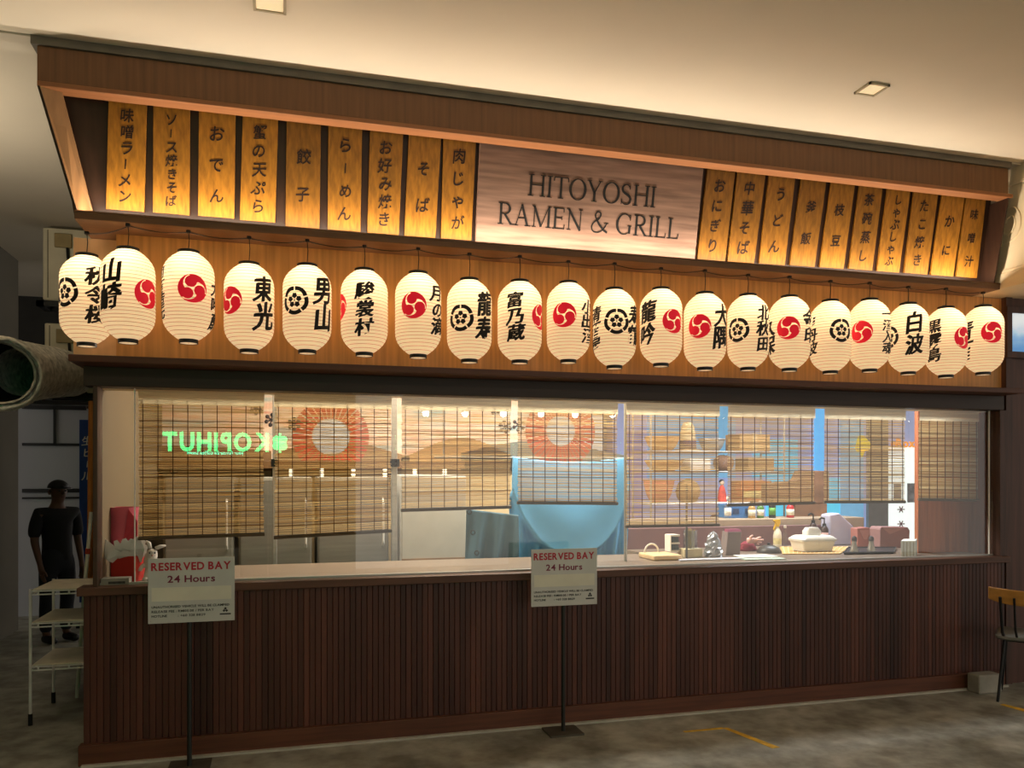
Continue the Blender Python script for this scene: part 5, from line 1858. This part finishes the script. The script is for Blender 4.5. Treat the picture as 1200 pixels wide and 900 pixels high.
# ------------------------------------------------------------------ parking signs on posts
def parking_sign(quad, pole_px, pole_bot, label, y, plate=True, bare=False):
    tl, tr, br, bl = [P(a, b, y) for a, b in quad]
    zt, zb = (tl.z + tr.z) / 2, (bl.z + br.z) / 2
    c = P(pole_px, 800, y + 0.018)
    r = root('parking_sign', (c.x, y + 0.018, 0), label, 'sign', 'reserved bay signs before the counter')
    xl, xr_ = (tl.x + bl.x) / 2, (tr.x + br.x) / 2
    dy = 0.0
    MB().box(xl, xr_, y - 0.002, y + 0.002, zb, zt).build('plate', mat('sign_white', '#c9c8c2', 0.35, var=0.04), r, bevel=0.001)
    MB().tube([(c.x, y + 0.018, 0.01), (c.x, y + 0.018, zt - 0.03)], 0.013, 12).build('pole', mat('pole_dark', '#23231f', 0.5), r, smooth=True)
    mb = MB().box(c.x - 0.11, c.x + 0.11, y - 0.07, y + 0.12 if y + 0.12 < -0.035 else -0.036, 0, 0.012)
    mb.build('base_plate', mat('base_rust', '#4c463c', 0.7, var=0.3), r, bevel=0.003)
    w, h = xr_ - xl, zt - zb
    O = Vector(((xl + xr_) / 2, y - 0.0022, zt))
    U, V, N = Vector((1, 0, 0)), Vector((0, 0, 1)), Vector((0, -1, 0))
    t = MB()
    vs, fs = line_text('RESERVED BAY', h * 0.165, 0.03, width=w * 0.93)
    plate_text(t, vs, fs, O - V * (h * 0.185), U, V, N, 0.0012)
    t.build('heading', mat('sign_red', '#b02436', 0.5), r, recalc=False)
    t = MB()
    vs, fs = line_text('24 Hours', h * 0.15, 0.02, width=w * 0.56)
    plate_text(t, vs, fs, O - V * (h * 0.375), U, V, N, 0.0012)
    t.build('hours_text', mat('sign_maroon', '#7a2440', 0.5), r, recalc=False)
    t = MB()
    for s, yy, ww, al in (('UNAUTHORISED VEHICLE WILL BE CLAMPED', 0.765, 0.90, 'L'), ('RELEASE FEE : RM100.00 / PER BAY', 0.835, 0.72, 'L'), ('HOTLINE', 0.905, 0.18, 'L')):
        vs, fs = line_text(s, h * 0.05, 0.02, 'L', width=w * ww)
        plate_text(t, vs, fs, O - V * (h * yy) - U * (w * 0.46), U, V, N, 0.0012)
    vs, fs = line_text(': +60 3211 8829', h * 0.05, 0.02, 'L', width=w * 0.32)
    plate_text(t, vs, fs, O - V * (h * 0.905) - U * (w * 0.16), U, V, N, 0.0012)
    t.build('small_print', mat('sign_print', '#3a3836', 0.6), r, recalc=False)
    t = MB()
    lc = O - V * (h * 0.83) + U * (w * 0.39)
    for a in range(3):
        q = a * 2 * math.pi / 3 + math.pi / 2
        g = (w * 0.018)
        cc = lc + U * (g * math.cos(q)) + V * (g * math.sin(q))
        t.prism([cc + U * g, cc + V * g, cc - U * g, cc - V * g], N * 0.0012)
    t.box(lc.x - w * 0.065, lc.x + w * 0.065, y - 0.0034, y - 0.0022, lc.z - h * 0.075, lc.z - h * 0.052)
    t.build('emblem', mat('sign_print', '#3a3836', 0.6), r)
    MB().box(xl + w * 0.04, xr_ - w * 0.04, y - 0.003, y - 0.002, zt - h * 0.66, zt - h * 0.45).build('pasted_paper', mat('pasted_paper', '#dcd8c6', 0.6, var=0.05), r)
    mb = MB()
    for sx in (-0.47, 0.47):
        mb.lathe([(0.003, 0), (0.003, 0.002)], (O.x + sx * w, y - 0.004, zb + 0.012), 8)
    mb.build('screws', M_STEEL, r)
    return r


parking_sign([(173, 655), (275, 652), (275, 726), (174, 732)], 222, 893, 'white RESERVED BAY sign on a dark post in front of the red gift bag', -0.22)
parking_sign([(622, 643), (699, 643), (700, 709), (623, 710)], 660, 868, 'white RESERVED BAY sign on a dark post below the light blue tarpaulin', -0.20)

# yellow bay lines
MY_ = mat('road_yellow', '#e8b840', 0.7, var=0.3, scale=14)
def floor_strip(pts, label, h=0.002):
    q = [PZ(a, b, 0.0005) for a, b in pts]
    o = MB().prism(q, (0, 0, h)).build('bay_line', MY_)
    tag(o, label, 'line')
    o['kind'] = 'structure'
floor_strip([(846, 853), (853, 853), (914, 876), (905, 877)], 'yellow painted bay line on the concrete before the counter')
floor_strip([(800, 857), (846, 852.5), (850, 854), (803, 858.5)], 'faint yellow bay line along the concrete')
floor_strip([(1172, 826), (1176, 825), (1204, 832), (1200, 834)], 'short yellow line beside the chair')

# concrete kerb block and chair at the right
p = PZ(1150, 820, 0.0)
q = [PZ(1151, 822, 0), PZ(1187, 818, 0), PZ(1189, 808, 0), PZ(1155, 812, 0)]
a, b = PZ(1150, 818, 0), PZ(1191, 815, 0)
o = MB().box(6.0, 6.21, -0.18, -0.065, 0, 0.14).build('kerb_block', mat('kerb_concrete', '#9a958a', 0.8, var=0.2, scale=6, bump=0.3), bevel=0.012)
tag(o, 'rough grey concrete block on the floor at the right end of the counter', 'block')

CHX, CHY = 6.25, -0.38
ch = root('cafe_chair', (0, 0, 0), 'cafe chair with curved tan wooden backrest and thin black metal legs', 'chair')
M_CHW = mat('chair_wood', '#b07c38', 0.45, var=0.2, scale=3, stretch=(0.7, 9, 9))
def arc(s, zz, rad=0.40):
    a = (s - 0.5) * 1.35
    return Vector((rad * math.sin(a), -0.21 - 0.09 + (0.10 * (1 - math.cos(a)) / 0.22), zz))
mb = MB()
n = 18
outer, inner = [], []
prof = []
for i in range(n + 1):
    s = i / n
    hh = 0.105 * (1 - 0.25 * abs(2 * s - 1) ** 3)
    p = arc(s, 0.81 - hh)
    q2 = arc(s, 0.81 + 0.008 * abs(2 * s - 1))
    prof.append((p, q2))
vs = []
for p, q2 in prof:
    d = Vector((-p.x, 0.25, 0)).normalized() * 0.016
    vs += [p, q2, q2 + d, p + d]
fs = []
for i in range(n):
    for j in range(4):
        fs.append((4 * i + j, 4 * i + (j + 1) % 4, 4 * i + 4 + (j + 1) % 4, 4 * i + 4 + j))
fs += [(0, 1, 2, 3), (4 * n + 3, 4 * n + 2, 4 * n + 1, 4 * n)]
mb.add(vs, fs).build('backrest', M_CHW, ch, bevel=0.005, smooth=True)
loft([rrect(0.20, 0.20, 0.445, 0, 0, 0.06), rrect(0.21, 0.21, 0.455, 0, 0, 0.06), rrect(0.21, 0.21, 0.47, 0, 0, 0.06), rrect(0.20, 0.20, 0.478, 0, 0, 0.06)]).build('seat', mat('chair_seat', '#77736a', 0.7, var=0.1), ch, smooth=True)
for s in (-1, 1):
    MB().tube([(s * 0.15, -0.17, 0.445), (s * 0.16, -0.22, 0.50), (s * 0.17, -0.30, 0.76)], 0.010, 8).build('back_strut', M_BLACK, ch, smooth=True)
    MB().tube([(s * 0.07, -0.18, 0.445), (s * 0.08, -0.24, 0.52), (s * 0.085, -0.315, 0.76)], 0.008, 8).build('back_strut', M_BLACK, ch, smooth=True)
    for f in (-1, 1):
        MB().tube([(s * 0.15, f * 0.15, 0.445), (s * 0.19, f * 0.20, 0.0)], [0.012, 0.009], 8).build('leg', M_BLACK, ch, smooth=True)
mb = MB()
mb.tube([(-0.15, -0.15, 0.438), (0.15, -0.15, 0.438), (0.15, 0.15, 0.438), (-0.15, 0.15, 0.438)], 0.010, 8, closed=True)
mb.build('seat_frame', M_BLACK, ch, smooth=True)
ch.location = (CHX, CHY, 0)
ch.rotation_euler.z = math.radians(-50)

# lit picture on the right wall
p0, p1 = P(1184, 412, 0.0), P(1262, 372, 0.0)
r = root('lit_picture', ((p0.x + p1.x) / 2, 0.0, p0.z), 'glowing blue and white picture panel in a dark frame on the right wall', 'picture')
f = 0.05
mb = MB().box(p0.x - f, p1.x + f, -0.02, 0.02, p0.z - f, p0.z).box(p0.x - f, p1.x + f, -0.02, 0.02, p1.z, p1.z + f).box(p0.x - f, p0.x, -0.02, 0.02, p0.z, p1.z).box(p1.x, p1.x + f, -0.02, 0.02, p0.z, p1.z)
mb.build('frame', M_DARK, r, bevel=0.003)
def pic():
    m = bpy.data.materials.new('lit_print')
    m.use_nodes = True
    nt = m.node_tree
    b = nt.nodes['Principled BSDF']
    tc = nt.nodes.new('ShaderNodeTexCoord')
    sx = nt.nodes.new('ShaderNodeSeparateXYZ')
    nt.links.new(tc.outputs['Generated'], sx.inputs[0])
    nz = nt.nodes.new('ShaderNodeTexNoise')
    nz.inputs['Scale'].default_value = 5
    nt.links.new(tc.outputs['Generated'], nz.inputs[0])
    ad = nt.nodes.new('ShaderNodeMath')
    ad.operation = 'MULTIPLY_ADD'
    ad.inputs[1].default_value = 0.5
    nt.links.new(nz.outputs['Fac'], ad.inputs[0])
    nt.links.new(sx.outputs['Z'], ad.inputs[2])
    rp = nt.nodes.new('ShaderNodeValToRGB')
    rp.color_ramp.elements[0].position = 0.35
    rp.color_ramp.elements[0].color = hexc('#5f96cc')
    rp.color_ramp.elements[1].position = 1.0
    rp.color_ramp.elements[1].color = hexc('#e8eef0')
    rp.color_ramp.elements.new(0.65).color = hexc('#8ab4dc')
    nt.links.new(ad.outputs[0], rp.inputs[0])
    nt.links.new(rp.outputs[0], b.inputs['Base Color'])
    nt.links.new(rp.outputs[0], b.inputs['Emission Color'])
    b.inputs['Emission Strength'].default_value = 0.62
    return m
MB().box(p0.x, p1.x, 0.0, 0.019, p0.z, p1.z).build('print', pic(), r)

# ------------------------------------------------------------------ ceiling downlights
for corners, lab in (([(1000, 108), (1025, 110), (1043, 99), (1019, 97)], 'small square recessed ceiling light right of centre, in front of the sign'),
                     ([(293, 10), (331, 12), (338, -6), (302, -8)], 'square recessed ceiling light at the top edge above the left menu boards')):
    q = [PZ(a, b, 3.86) for a, b in corners]
    c = sum(q, Vector()) / 4
    s = (q[1] - q[0]).length / 2
    r = root('downlight', c, lab, 'ceiling light')
    mb = MB()
    for a in range(4):
        m_ = [(-s, -s, s, -s + 0.012), (-s, s - 0.012, s, s), (-s, -s, -s + 0.012, s), (s - 0.012, -s, s, s)][a]
        mb.box(c.x + m_[0], c.x + m_[2], c.y + m_[1], c.y + m_[3], 3.848, 3.8598)
    mb.build('frame', mat('downlight_rim', '#b9aa8c', 0.6), r)
    MB().box(c.x - s + 0.015, c.x + s - 0.015, c.y - s + 0.015, c.y + s - 0.015, 3.853, 3.8598).build('diffuser', mat('downlight_face', '#f4e6c4', 0.6, emit=0.35, ecol='#ffe4b0'), r)

# ------------------------------------------------------------------ left passage
# white panelled screen at the back
py0, py1 = 478, 740
SY = 5.4
a, b = P(26, 600, SY), P(101, 600, SY)
r = root('panel_screen', ((a.x + b.x) / 2, SY, 0), 'grey white panelled screen with black frame at the end of the passage', 'screen')
zt = P(60, 478, SY).z
MB().box(a.x - 0.1, b.x + 0.1, SY + 0.01, SY + 0.04, 0, zt).build('panel', mat('screen_white', '#a6a8ac', 0.6, var=0.05, scale=1), r)
def bar(px0, py0_, px1, py1_, t, nm='frame_bar'):
    c0, c1 = P(px0, py0_, SY - 0.01), P(px1, py1_, SY - 0.01)
    MB().box(min(c0.x, c1.x) - (t if px0 == px1 else 0), max(c0.x, c1.x) + (t if px0 == px1 else 0), SY - 0.02, SY + 0.012, min(c0.z, c1.z) - (t if py0_ == py1_ else 0), max(c0.z, c1.z) + (t if py0_ == py1_ else 0)).build(nm, M_BLACK, r)
bar(26, 521, 101, 521, 0.012)
bar(26, 575, 101, 575, 0.020)
bar(26, 583.5, 101, 583.5, 0.008)
bar(64, 478, 64, 521, 0.012)
bar(26, 474, 101, 474, 0.05)
# blue banner with white characters
BYY = 4.6
a, b = P(93, 600, BYY), P(118, 600, BYY)
r = root('blue_banner', ((a.x + b.x) / 2, BYY, 0), 'tall dark blue banner with white vertical writing at the passage end', 'banner')
MB().box(a.x, b.x, BYY, BYY + 0.02, 0.25, P(100, 492, BYY).z).build('cloth', mat('banner_blue', '#2c4c94', 0.7, var=0.1), r)
t = MB()
c = P(102, 537, BYY - 0.001)
vs, fs = column_text('生ビール', 0.11, 0.11, 0.125, 0.01)
plate_text(t, vs, fs, c, Vector((1, 0, 0)), Vector((0, 0, 1)), Vector((0, -1, 0)), 0.002)
t.build('lettering', M_WHITE, r, recalc=False)
MB().tube([(b.x - 0.01, BYY + 0.03, 0.0), (b.x - 0.01, BYY + 0.03, P(100, 490, BYY).z)], 0.012, 8).box(a.x, b.x, BYY - 0.15, BYY + 0.2, 0, 0.02).build('stand', M_BLACK, r)
# orange-brown timber pole and white broom handle leaning at the corner
p0 = P(106, 690, 1.6)
pa, pb = P(105, 690, 1.62), P(107.5, 470, 1.62)
o = MB().tube([(pa.x, 1.62, 0.0), (pa.x, 1.62, pa.z), (pb.x, 1.62, pb.z)], 0.022, 12).build('timber_pole', mat('orange_timber', '#b8722e', 0.6, var=0.2), smooth=True)
tag(o, 'orange brown timber pole standing beside the left end of the stall', 'pole')
r = root('broom_handle', (P(104, 700, 1.5).x, 1.5, 0), 'white handle with red collar leaning by the orange brown pole', 'handle')
pa, pb = P(99, 690, 1.5), P(107, 600, 1.5)
MB().tube([Vector((pa.x - 0.05, 1.5, 0.005)), pa, pb], 0.013, 10).build('shaft', M_WHITE, r, smooth=True)
d = (pb - pa).normalized()
cc = P(103.2, 646, 1.5)
MB().tube([cc - d * 0.02, cc + d * 0.02], 0.018, 10).build('collar', mat('red_collar', '#b8402c', 0.5), r, smooth=True)

# tiered step stand
st = root('step_stand', (-0.25, 1.1, 0), 'white metal three-tier step stand with pale treads left of the counter', 'step stand')
X0, X1, Y0, Y1 = -0.50, -0.05, 0.88, 1.42
M_TREAD = mat('tread_tan', '#f0e8d6', 0.6, var=0.12, scale=5)
M_ROD = mat('stand_white', '#eeecea', 0.4)
for x, y, xt in ((X0, Y0, X0), (X0, Y1, X0), (X1 - 0.16, Y1, X1), (X1 - 0.10, Y0 + 0.25, X1)):
    l = MB().tube([(x, y, 0.0), (xt, y if xt == X0 else y, 0.88)], 0.0095, 8).build('leg', M_ROD, st, smooth=True)
    MB().lathe([(0.014, 0), (0.014, 0.075)], (x, y, 0), 10).build('rubber_foot', M_BLACK, l)
for z in (0.877, 0.667, 0.388):
    tr = MB().box(X0 + 0.01, X1 - 0.005, Y0 + 0.01, Y1 - 0.01, z - 0.008, z).build('tread', M_TREAD, st, bevel=0.002)
    mb = MB()
    for dz in (-0.012, -0.034):
        mb.tube([(X0, Y0, z + dz), (X1, Y0, z + dz), (X1, Y1, z + dz), (X0, Y1, z + dz)], 0.005, 6, closed=True)
    for j in range(5):
        x = X0 + (X1 - X0) * (j + 0.5) / 5
        mb.tube([(x, Y0, z - 0.034), (x, Y0, z - 0.012)], 0.006, 6)
    mb.build('rail', M_ROD, tr, smooth=True)

# outdoor air-conditioning units on brackets
def ac(px0, px1, py0, py1, Y, label):
    a, b = P(px0, py1, Y), P(px1, py0, Y)
    x1 = -0.06
    r = root('condenser_unit', ((a.x + x1) / 2, Y, a.z), label, 'air conditioner', 'condenser units on the passage side')
    M_AC = mat('ac_cream', '#ded4bc', 0.6, var=0.06)
    MB().box(a.x, x1, Y, Y + 0.34, a.z, b.z).build('casing', M_AC, r, bevel=0.012)
    cx, cz = x1 - 0.30, (a.z + b.z) / 2
    R = min(0.24, (b.z - a.z) / 2 - 0.04)
    mb = MB()
    for q in range(6):
        rr = R * (q + 1) / 6
        mb.tube([(cx + rr * math.cos(2 * math.pi * j / 28), Y - 0.012, cz + rr * math.sin(2 * math.pi * j / 28)) for j in range(28)], 0.004, 5, closed=True)
    for q in range(8):
        t = q * math.pi / 4
        mb.tube([(cx, Y - 0.012, cz), (cx + R * math.cos(t), Y - 0.012, cz + R * math.sin(t))], 0.004, 5)
    mb.build('fan_grille', M_AC, r)
    k = mpp(a)
    MB().box(a.x + 13 * k, a.x + 31 * k, Y - 0.03, Y, b.z - 23 * k, b.z - 7 * k).build('service_box', mat('ac_box', '#a8946a', 0.6), r, bevel=0.004)
    MB().box(a.x + 5 * k, a.x + 6 * k, Y - 0.004, Y, a.z + 0.02, b.z - 0.02).build('seam', mat('ac_seam', '#7c725e', 0.6), r)
    mb = MB()
    for y in (Y + 0.05, Y + 0.28):
        mb.box(a.x - 0.06, 0.0, y - 0.02, y + 0.02, a.z - 0.05, a.z)
        mb.prism([(-0.001, y - 0.012, a.z - 0.05), (-0.001, y - 0.012, a.z - 0.15), (a.x + 0.15, y - 0.012, a.z - 0.05)], (0, 0.024, 0))
    mb.box(a.x - 0.06, a.x, Y + 0.03, Y + 0.30, a.z - 0.05, a.z)
    mb.build('bracket', M_BLACK, r)
    MB().tube([(a.x + 0.2, Y - 0.015, b.z - 23 * k), (a.x + 0.22, Y - 0.03, a.z + 0.15), (a.x + 0.3, Y - 0.03, a.z + 0.05), (a.x + 0.34, Y + 0.02, a.z - 0.02)], 0.012, 8).build('pipe', M_BLACK, r, smooth=True)
    return r
ac(50, 90, 269, 351, 3.0, 'upper cream air conditioning unit on the stall side by the passage')
ac(52, 90, 380, 459, 3.0, 'lower cream air conditioning unit on the stall side by the passage')

# corrugated silver duct
r = root('flexible_duct', (-0.75, 1.3, 2.0), 'silvery corrugated flexible duct with open end hanging at the left edge', 'duct')
c0 = P(2, 438, 1.15)
k = mpp(c0)
R = 43 * k
path, rad = [], []
n = 90
end = Vector((-0.74, 2.955, 2.50))
mid = c0.lerp(end, 0.5) + Vector((0.10, 0, 0.06))
dirn = Vector((0.32, -0.9, -0.12)).normalized()
for i in range(n + 1):
    t = i / n
    b0 = c0
    b1 = c0 - dirn * 0.55
    b2 = end + Vector((0.0, -0.5, -0.02))
    p = b0 * (1 - t) ** 3 + b1 * 3 * t * (1 - t) ** 2 + b2 * 3 * t * t * (1 - t) + end * t ** 3
    path.append(p)
    rad.append((R * (1 - 0.25 * t)) * (1 + 0.035 * (1 if i % 2 else -1) + random.uniform(-0.012, 0.012)))
mb = MB().tube(path, rad, 36, cap=False)
M_FOIL = mat('duct_foil', '#d8d4ca', 0.4, metal=0.25, var=0.35, scale=22, bump=0.8)
mb.build('tube', M_FOIL, r, solid=0.006)
pp = [path[i] - dirn * (0.0 if i else -0.01) for i in (0, 8, 20, 34)]
MB().tube(pp, [R * 0.83, R * 0.83, R * 0.80, R * 0.72], 30, cap=False).build('lining', mat('duct_black', '#171614', 0.8), r)
s = dirn.cross(Vector((0, 0, 1))).normalized()
w = s.cross(dirn).normalized()
for q in range(4):
    m_ = R * (0.84 + 0.05 * q)
    dz = -dirn * (0.04 * abs(q - 2))
    MB().tube([c0 + dz + s * (m_ + random.uniform(-0.006, 0.006)) * math.cos(2 * math.pi * j / 40) + w * (m_ + random.uniform(-0.006, 0.006)) * math.sin(2 * math.pi * j / 40) for j in range(40)], [0.014 + random.uniform(-0.004, 0.004) for j in range(40)], 8, closed=True).build('foil_fold', M_FOIL, r, smooth='all')

# dark pipework above the passage opening
o = MB().box(-1.6, 0.0, 4.9, 5.05, P(60, 474, 4.9).z, P(60, 468, 4.9).z).build('steel_beam', M_BLACK)
tag(o, 'black steel beam crossing the dark passage above the panelled screen', 'beam')

# ------------------------------------------------------------------ person in the passage
pf = PZ(67, 752, 0)
fx, fy = pf.x, pf.y
pe = root('person', (fx, fy, 0), 'person in dark cap, black short sleeved shirt and dark trousers standing in the passage', 'person')
Hh = 1.56
yaw = math.radians(40)
def B(x, y, z):
    """body space: x right of the figure as seen from the street, -y forward"""
    cx_, sx_ = math.cos(yaw), math.sin(yaw)
    return Vector((fx + cx_ * x - sx_ * y, fy + sx_ * x + cx_ * y, z))
M_SKIN = mat('skin_tone', '#5e4030', 0.55, var=0.05)
M_SHIRT = mat('black_shirt', '#17171a', 0.8, var=0.15)
M_TROU = mat('dark_trousers', '#1c1e26', 0.8, var=0.1)
body = [(None, [(B(0, 0, 0.84), (0.110, 0.085)), (B(0, 0, 0.98), (0.10, 0.078)), (B(0, 0.01, 1.12), (0.115, 0.08)), (B(0, 0.01, 1.22), (0.11, 0.08)), (B(0, 0.0, 1.31), (0.055, 0.055)), (B(0, -0.015, 1.37), (0.052, 0.055)), (B(0, -0.03, 1.42), (0.072, 0.085)), (B(0, -0.025, 1.49), (0.072, 0.09)), (B(0, -0.02, 1.53), (0.05, 0.06))])]
idx = 9
hands = []
for s in (-1, 1):
    body.append((3, [(B(s * 0.165, 0.0, 1.25), 0.052), (B(s * 0.195, 0.02, 1.10), 0.045), (B(s * 0.205, 0.01, 0.98), 0.038), (B(s * 0.20, -0.04, 0.86), 0.032), (B(s * 0.195, -0.08, 0.76), 0.024), (B(s * 0.19, -0.10, 0.70), (0.018, 0.036))]))
    palm = idx + 5
    idx += 6
    for j, (oy, ln_) in enumerate(((-0.033, 0.062), (-0.011, 0.07), (0.011, 0.066), (0.031, 0.052))):
        body.append((palm, [(B(s * 0.188, -0.10 + oy, 0.665), 0.0095), (B(s * 0.182, -0.105 + oy, 0.665 - ln_ * 0.5), 0.0085), (B(s * 0.170, -0.108 + oy, 0.665 - ln_ * 0.95), 0.0072)]))
        idx += 3
    body.append((palm - 0, [(B(s * 0.178, -0.145, 0.69), 0.0105), (B(s * 0.168, -0.155, 0.655), 0.0088)]))
    idx += 2
for s in (-1, 1):
    body.append((0, [(B(s * 0.085, 0, 0.74), 0.082), (B(s * 0.095, -0.01, 0.46), 0.055), (B(s * 0.095, 0.02, 0.28), 0.052), (B(s * 0.095, 0.02, 0.085), 0.036), (B(s * 0.10, -0.06, 0.035), 0.034), (B(s * 0.105, -0.15, 0.03), 0.028)]))
bd = skin(body, 'body', M_SKIN, pe, 2)
# clothing as fitted shells over the body
sh_ = [(None, [(B(0, 0, 0.74), (0.15, 0.12)), (B(0, 0, 0.86), (0.148, 0.118)), (B(0, 0, 0.98), (0.138, 0.112)), (B(0, 0.01, 1.12), (0.155, 0.116)), (B(0, 0.01, 1.22), (0.15, 0.116)), (B(0, 0.0, 1.295), (0.07, 0.07))])]
for s in (-1, 1):
    sh_.append((4, [(B(s * 0.168, 0.0, 1.25), 0.066), (B(s * 0.198, 0.02, 1.10), 0.062), (B(s * 0.206, 0.015, 1.00), 0.058)]))
skin(sh_, 'shirt', M_SHIRT, pe, 2)['label'] = 'black short sleeved shirt'
tr_ = [(None, [(B(0, 0, 0.96), (0.130, 0.105)), (B(0, 0, 0.80), (0.13, 0.105))])]
for s in (-1, 1):
    tr_.append((1, [(B(s * 0.088, 0, 0.72), 0.094), (B(s * 0.096, -0.01, 0.46), 0.070), (B(s * 0.096, 0.02, 0.28), 0.064), (B(s * 0.096, 0.02, 0.09), 0.056)]))
skin(tr_, 'trousers', M_TROU, pe, 2)
for s in (-1, 1):
    skin([(None, [(B(s * 0.098, 0.05, 0.045), (0.045, 0.044)), (B(s * 0.10, -0.05, 0.045), (0.046, 0.044)), (B(s * 0.106, -0.17, 0.036), (0.042, 0.034))])], 'shoe', M_BLACK, pe, 2)
# face and cap
mb = MB().prism([B(-0.012, -0.108, 1.425), B(0.012, -0.108, 1.425), B(0.0, -0.135, 1.43), ], Vector((0, 0, 0.006)))
mb.add([B(-0.013, -0.105, 1.43), B(0.013, -0.105, 1.43), B(0, -0.135, 1.432), B(0, -0.108, 1.468)], [(0, 1, 2), (0, 2, 3), (2, 1, 3)])
mb.build('nose', M_SKIN, pe, smooth='all')
for s in (-1, 1):
    MB().blob(B(s * 0.030, -0.103, 1.463), 0.011, 0.007, 10).build('eye', M_BLACK, pe, smooth='all')
    MB().blob(B(s * 0.078, -0.01, 1.45), 0.014, 0.028, 10).build('ear', M_SKIN, pe, smooth='all')
MB().tube([B(-0.022, -0.106, 1.402), B(0, -0.112, 1.400), B(0.022, -0.106, 1.402)], 0.0045, 6).build('mouth', mat('lips', '#5a3430', 0.5), pe)
c = B(0, -0.015, 1.488)
vs = []
mb = MB()
def capf(u, v):
    a = 2 * math.pi * u
    e = v * math.pi / 2
    q = B(0.092 * math.cos(e) * math.cos(a), -0.02 + 0.105 * math.cos(e) * math.sin(a), 1.488 + 0.082 * math.sin(e))
    return q
mb.grid(capf, 28, 8)
cp = mb.build('cap', M_BLACK, pe, smooth='all', solid=0.004)
vs = [B(0.080 * math.cos(math.pi * j / 12), -0.08 - 0.10 * math.sin(math.pi * j / 12), 1.492 - 0.012 * math.sin(math.pi * j / 12)) for j in range(13)]
MB().prism(vs, (0, 0, 0.006)).build('peak', M_BLACK, cp)

# ------------------------------------------------------------------ green neon of the shop across the walkway (seen mirrored in the glass)
VY = 8.0                     # mirror distance behind the glass
RY = 2 * (GY - 0.003) - VY   # where the sign really hangs
def R_(px, py):
    p = P(px, py, VY)
    return Vector((p.x, RY, p.z))
a, b = R_(315, 528), R_(187, 506)
ne = root('neon_sign', ((a.x + b.x) / 2, RY - 0.03, min(a.z, b.z)), 'green glowing KOPIHUT sign across the walkway, mirrored in the window', 'sign')
M_NEON = mat('neon_green', '#10d878', 0.5, emit=13, ecol='#10e080')
M_NEON2 = mat('neon_teal', '#10d8a8', 0.5, emit=13, ecol='#10e0b0')
MB().box(b.x - 0.25, a.x + 0.45, RY - 0.12, RY - 0.03, R_(250, 538).z - 0.1, R_(250, 500).z + 0.1).build('panel', mat('neon_panel', '#14161a', 0.8), ne)
MB().box(b.x + 0.6, b.x + 0.7, -8.46, RY - 0.11, R_(250, 520).z, R_(250, 512).z).build('wall_arm', M_BLACK, ne)
U, V, N = Vector((-1, 0, 0)), Vector((0, 0, 1)), Vector((0, 1, 0))
O = Vector(((a.x + b.x) / 2, RY - 0.03, R_(250, 528).z))
hh = R_(250, 506).z - R_(250, 528).z
t = MB()
vs, fs = line_text('KOPIHUT', hh / 0.73, 0.035, width=(a.x - b.x), track=1.6)
plate_text(t, vs, fs, O, U, V, N, 0.02)
t.build('lettering', M_NEON, ne, recalc=False)
t = MB()
vs, fs = line_text('your favourite coffee house', hh * 0.26, 0.02, width=(a.x - b.x) * 0.52)
plate_text(t, vs, fs, Vector(((R_(218, 530).x + R_(286, 530).x) / 2, RY - 0.03, R_(250, 532.5).z)), U, V, N, 0.015)
t.build('tagline', M_NEON2, ne, recalc=False)
c = R_(328, 519)
t = MB()
k = hh / 22
for j in range(4):
    q = math.pi / 4 + j * math.pi / 2
    cx_ = c + U * (5.2 * k * math.cos(q)) + V * (5.2 * k * math.sin(q))
    n = 14
    poly = [cx_ + U * (5.0 * k * math.cos(2 * math.pi * i / n)) + V * (5.0 * k * math.sin(2 * math.pi * i / n)) for i in range(n)]
    t.prism([p - Vector((0, 0.03, 0)) for p in poly], (0, 0.02, 0))
t.prism([c - Vector((0, 0.03, 0)) + U * k * 1.5 + V * 12 * k, c - Vector((0, 0.03, 0)) - U * k * 1.5 + V * 12 * k, c - Vector((0, 0.03, 0)) - U * k * 1.5 - V * 12 * k, c - Vector((0, 0.03, 0)) + U * k * 1.5 - V * 12 * k], (0, 0.015, 0))
t.build('clover', M_NEON, ne)
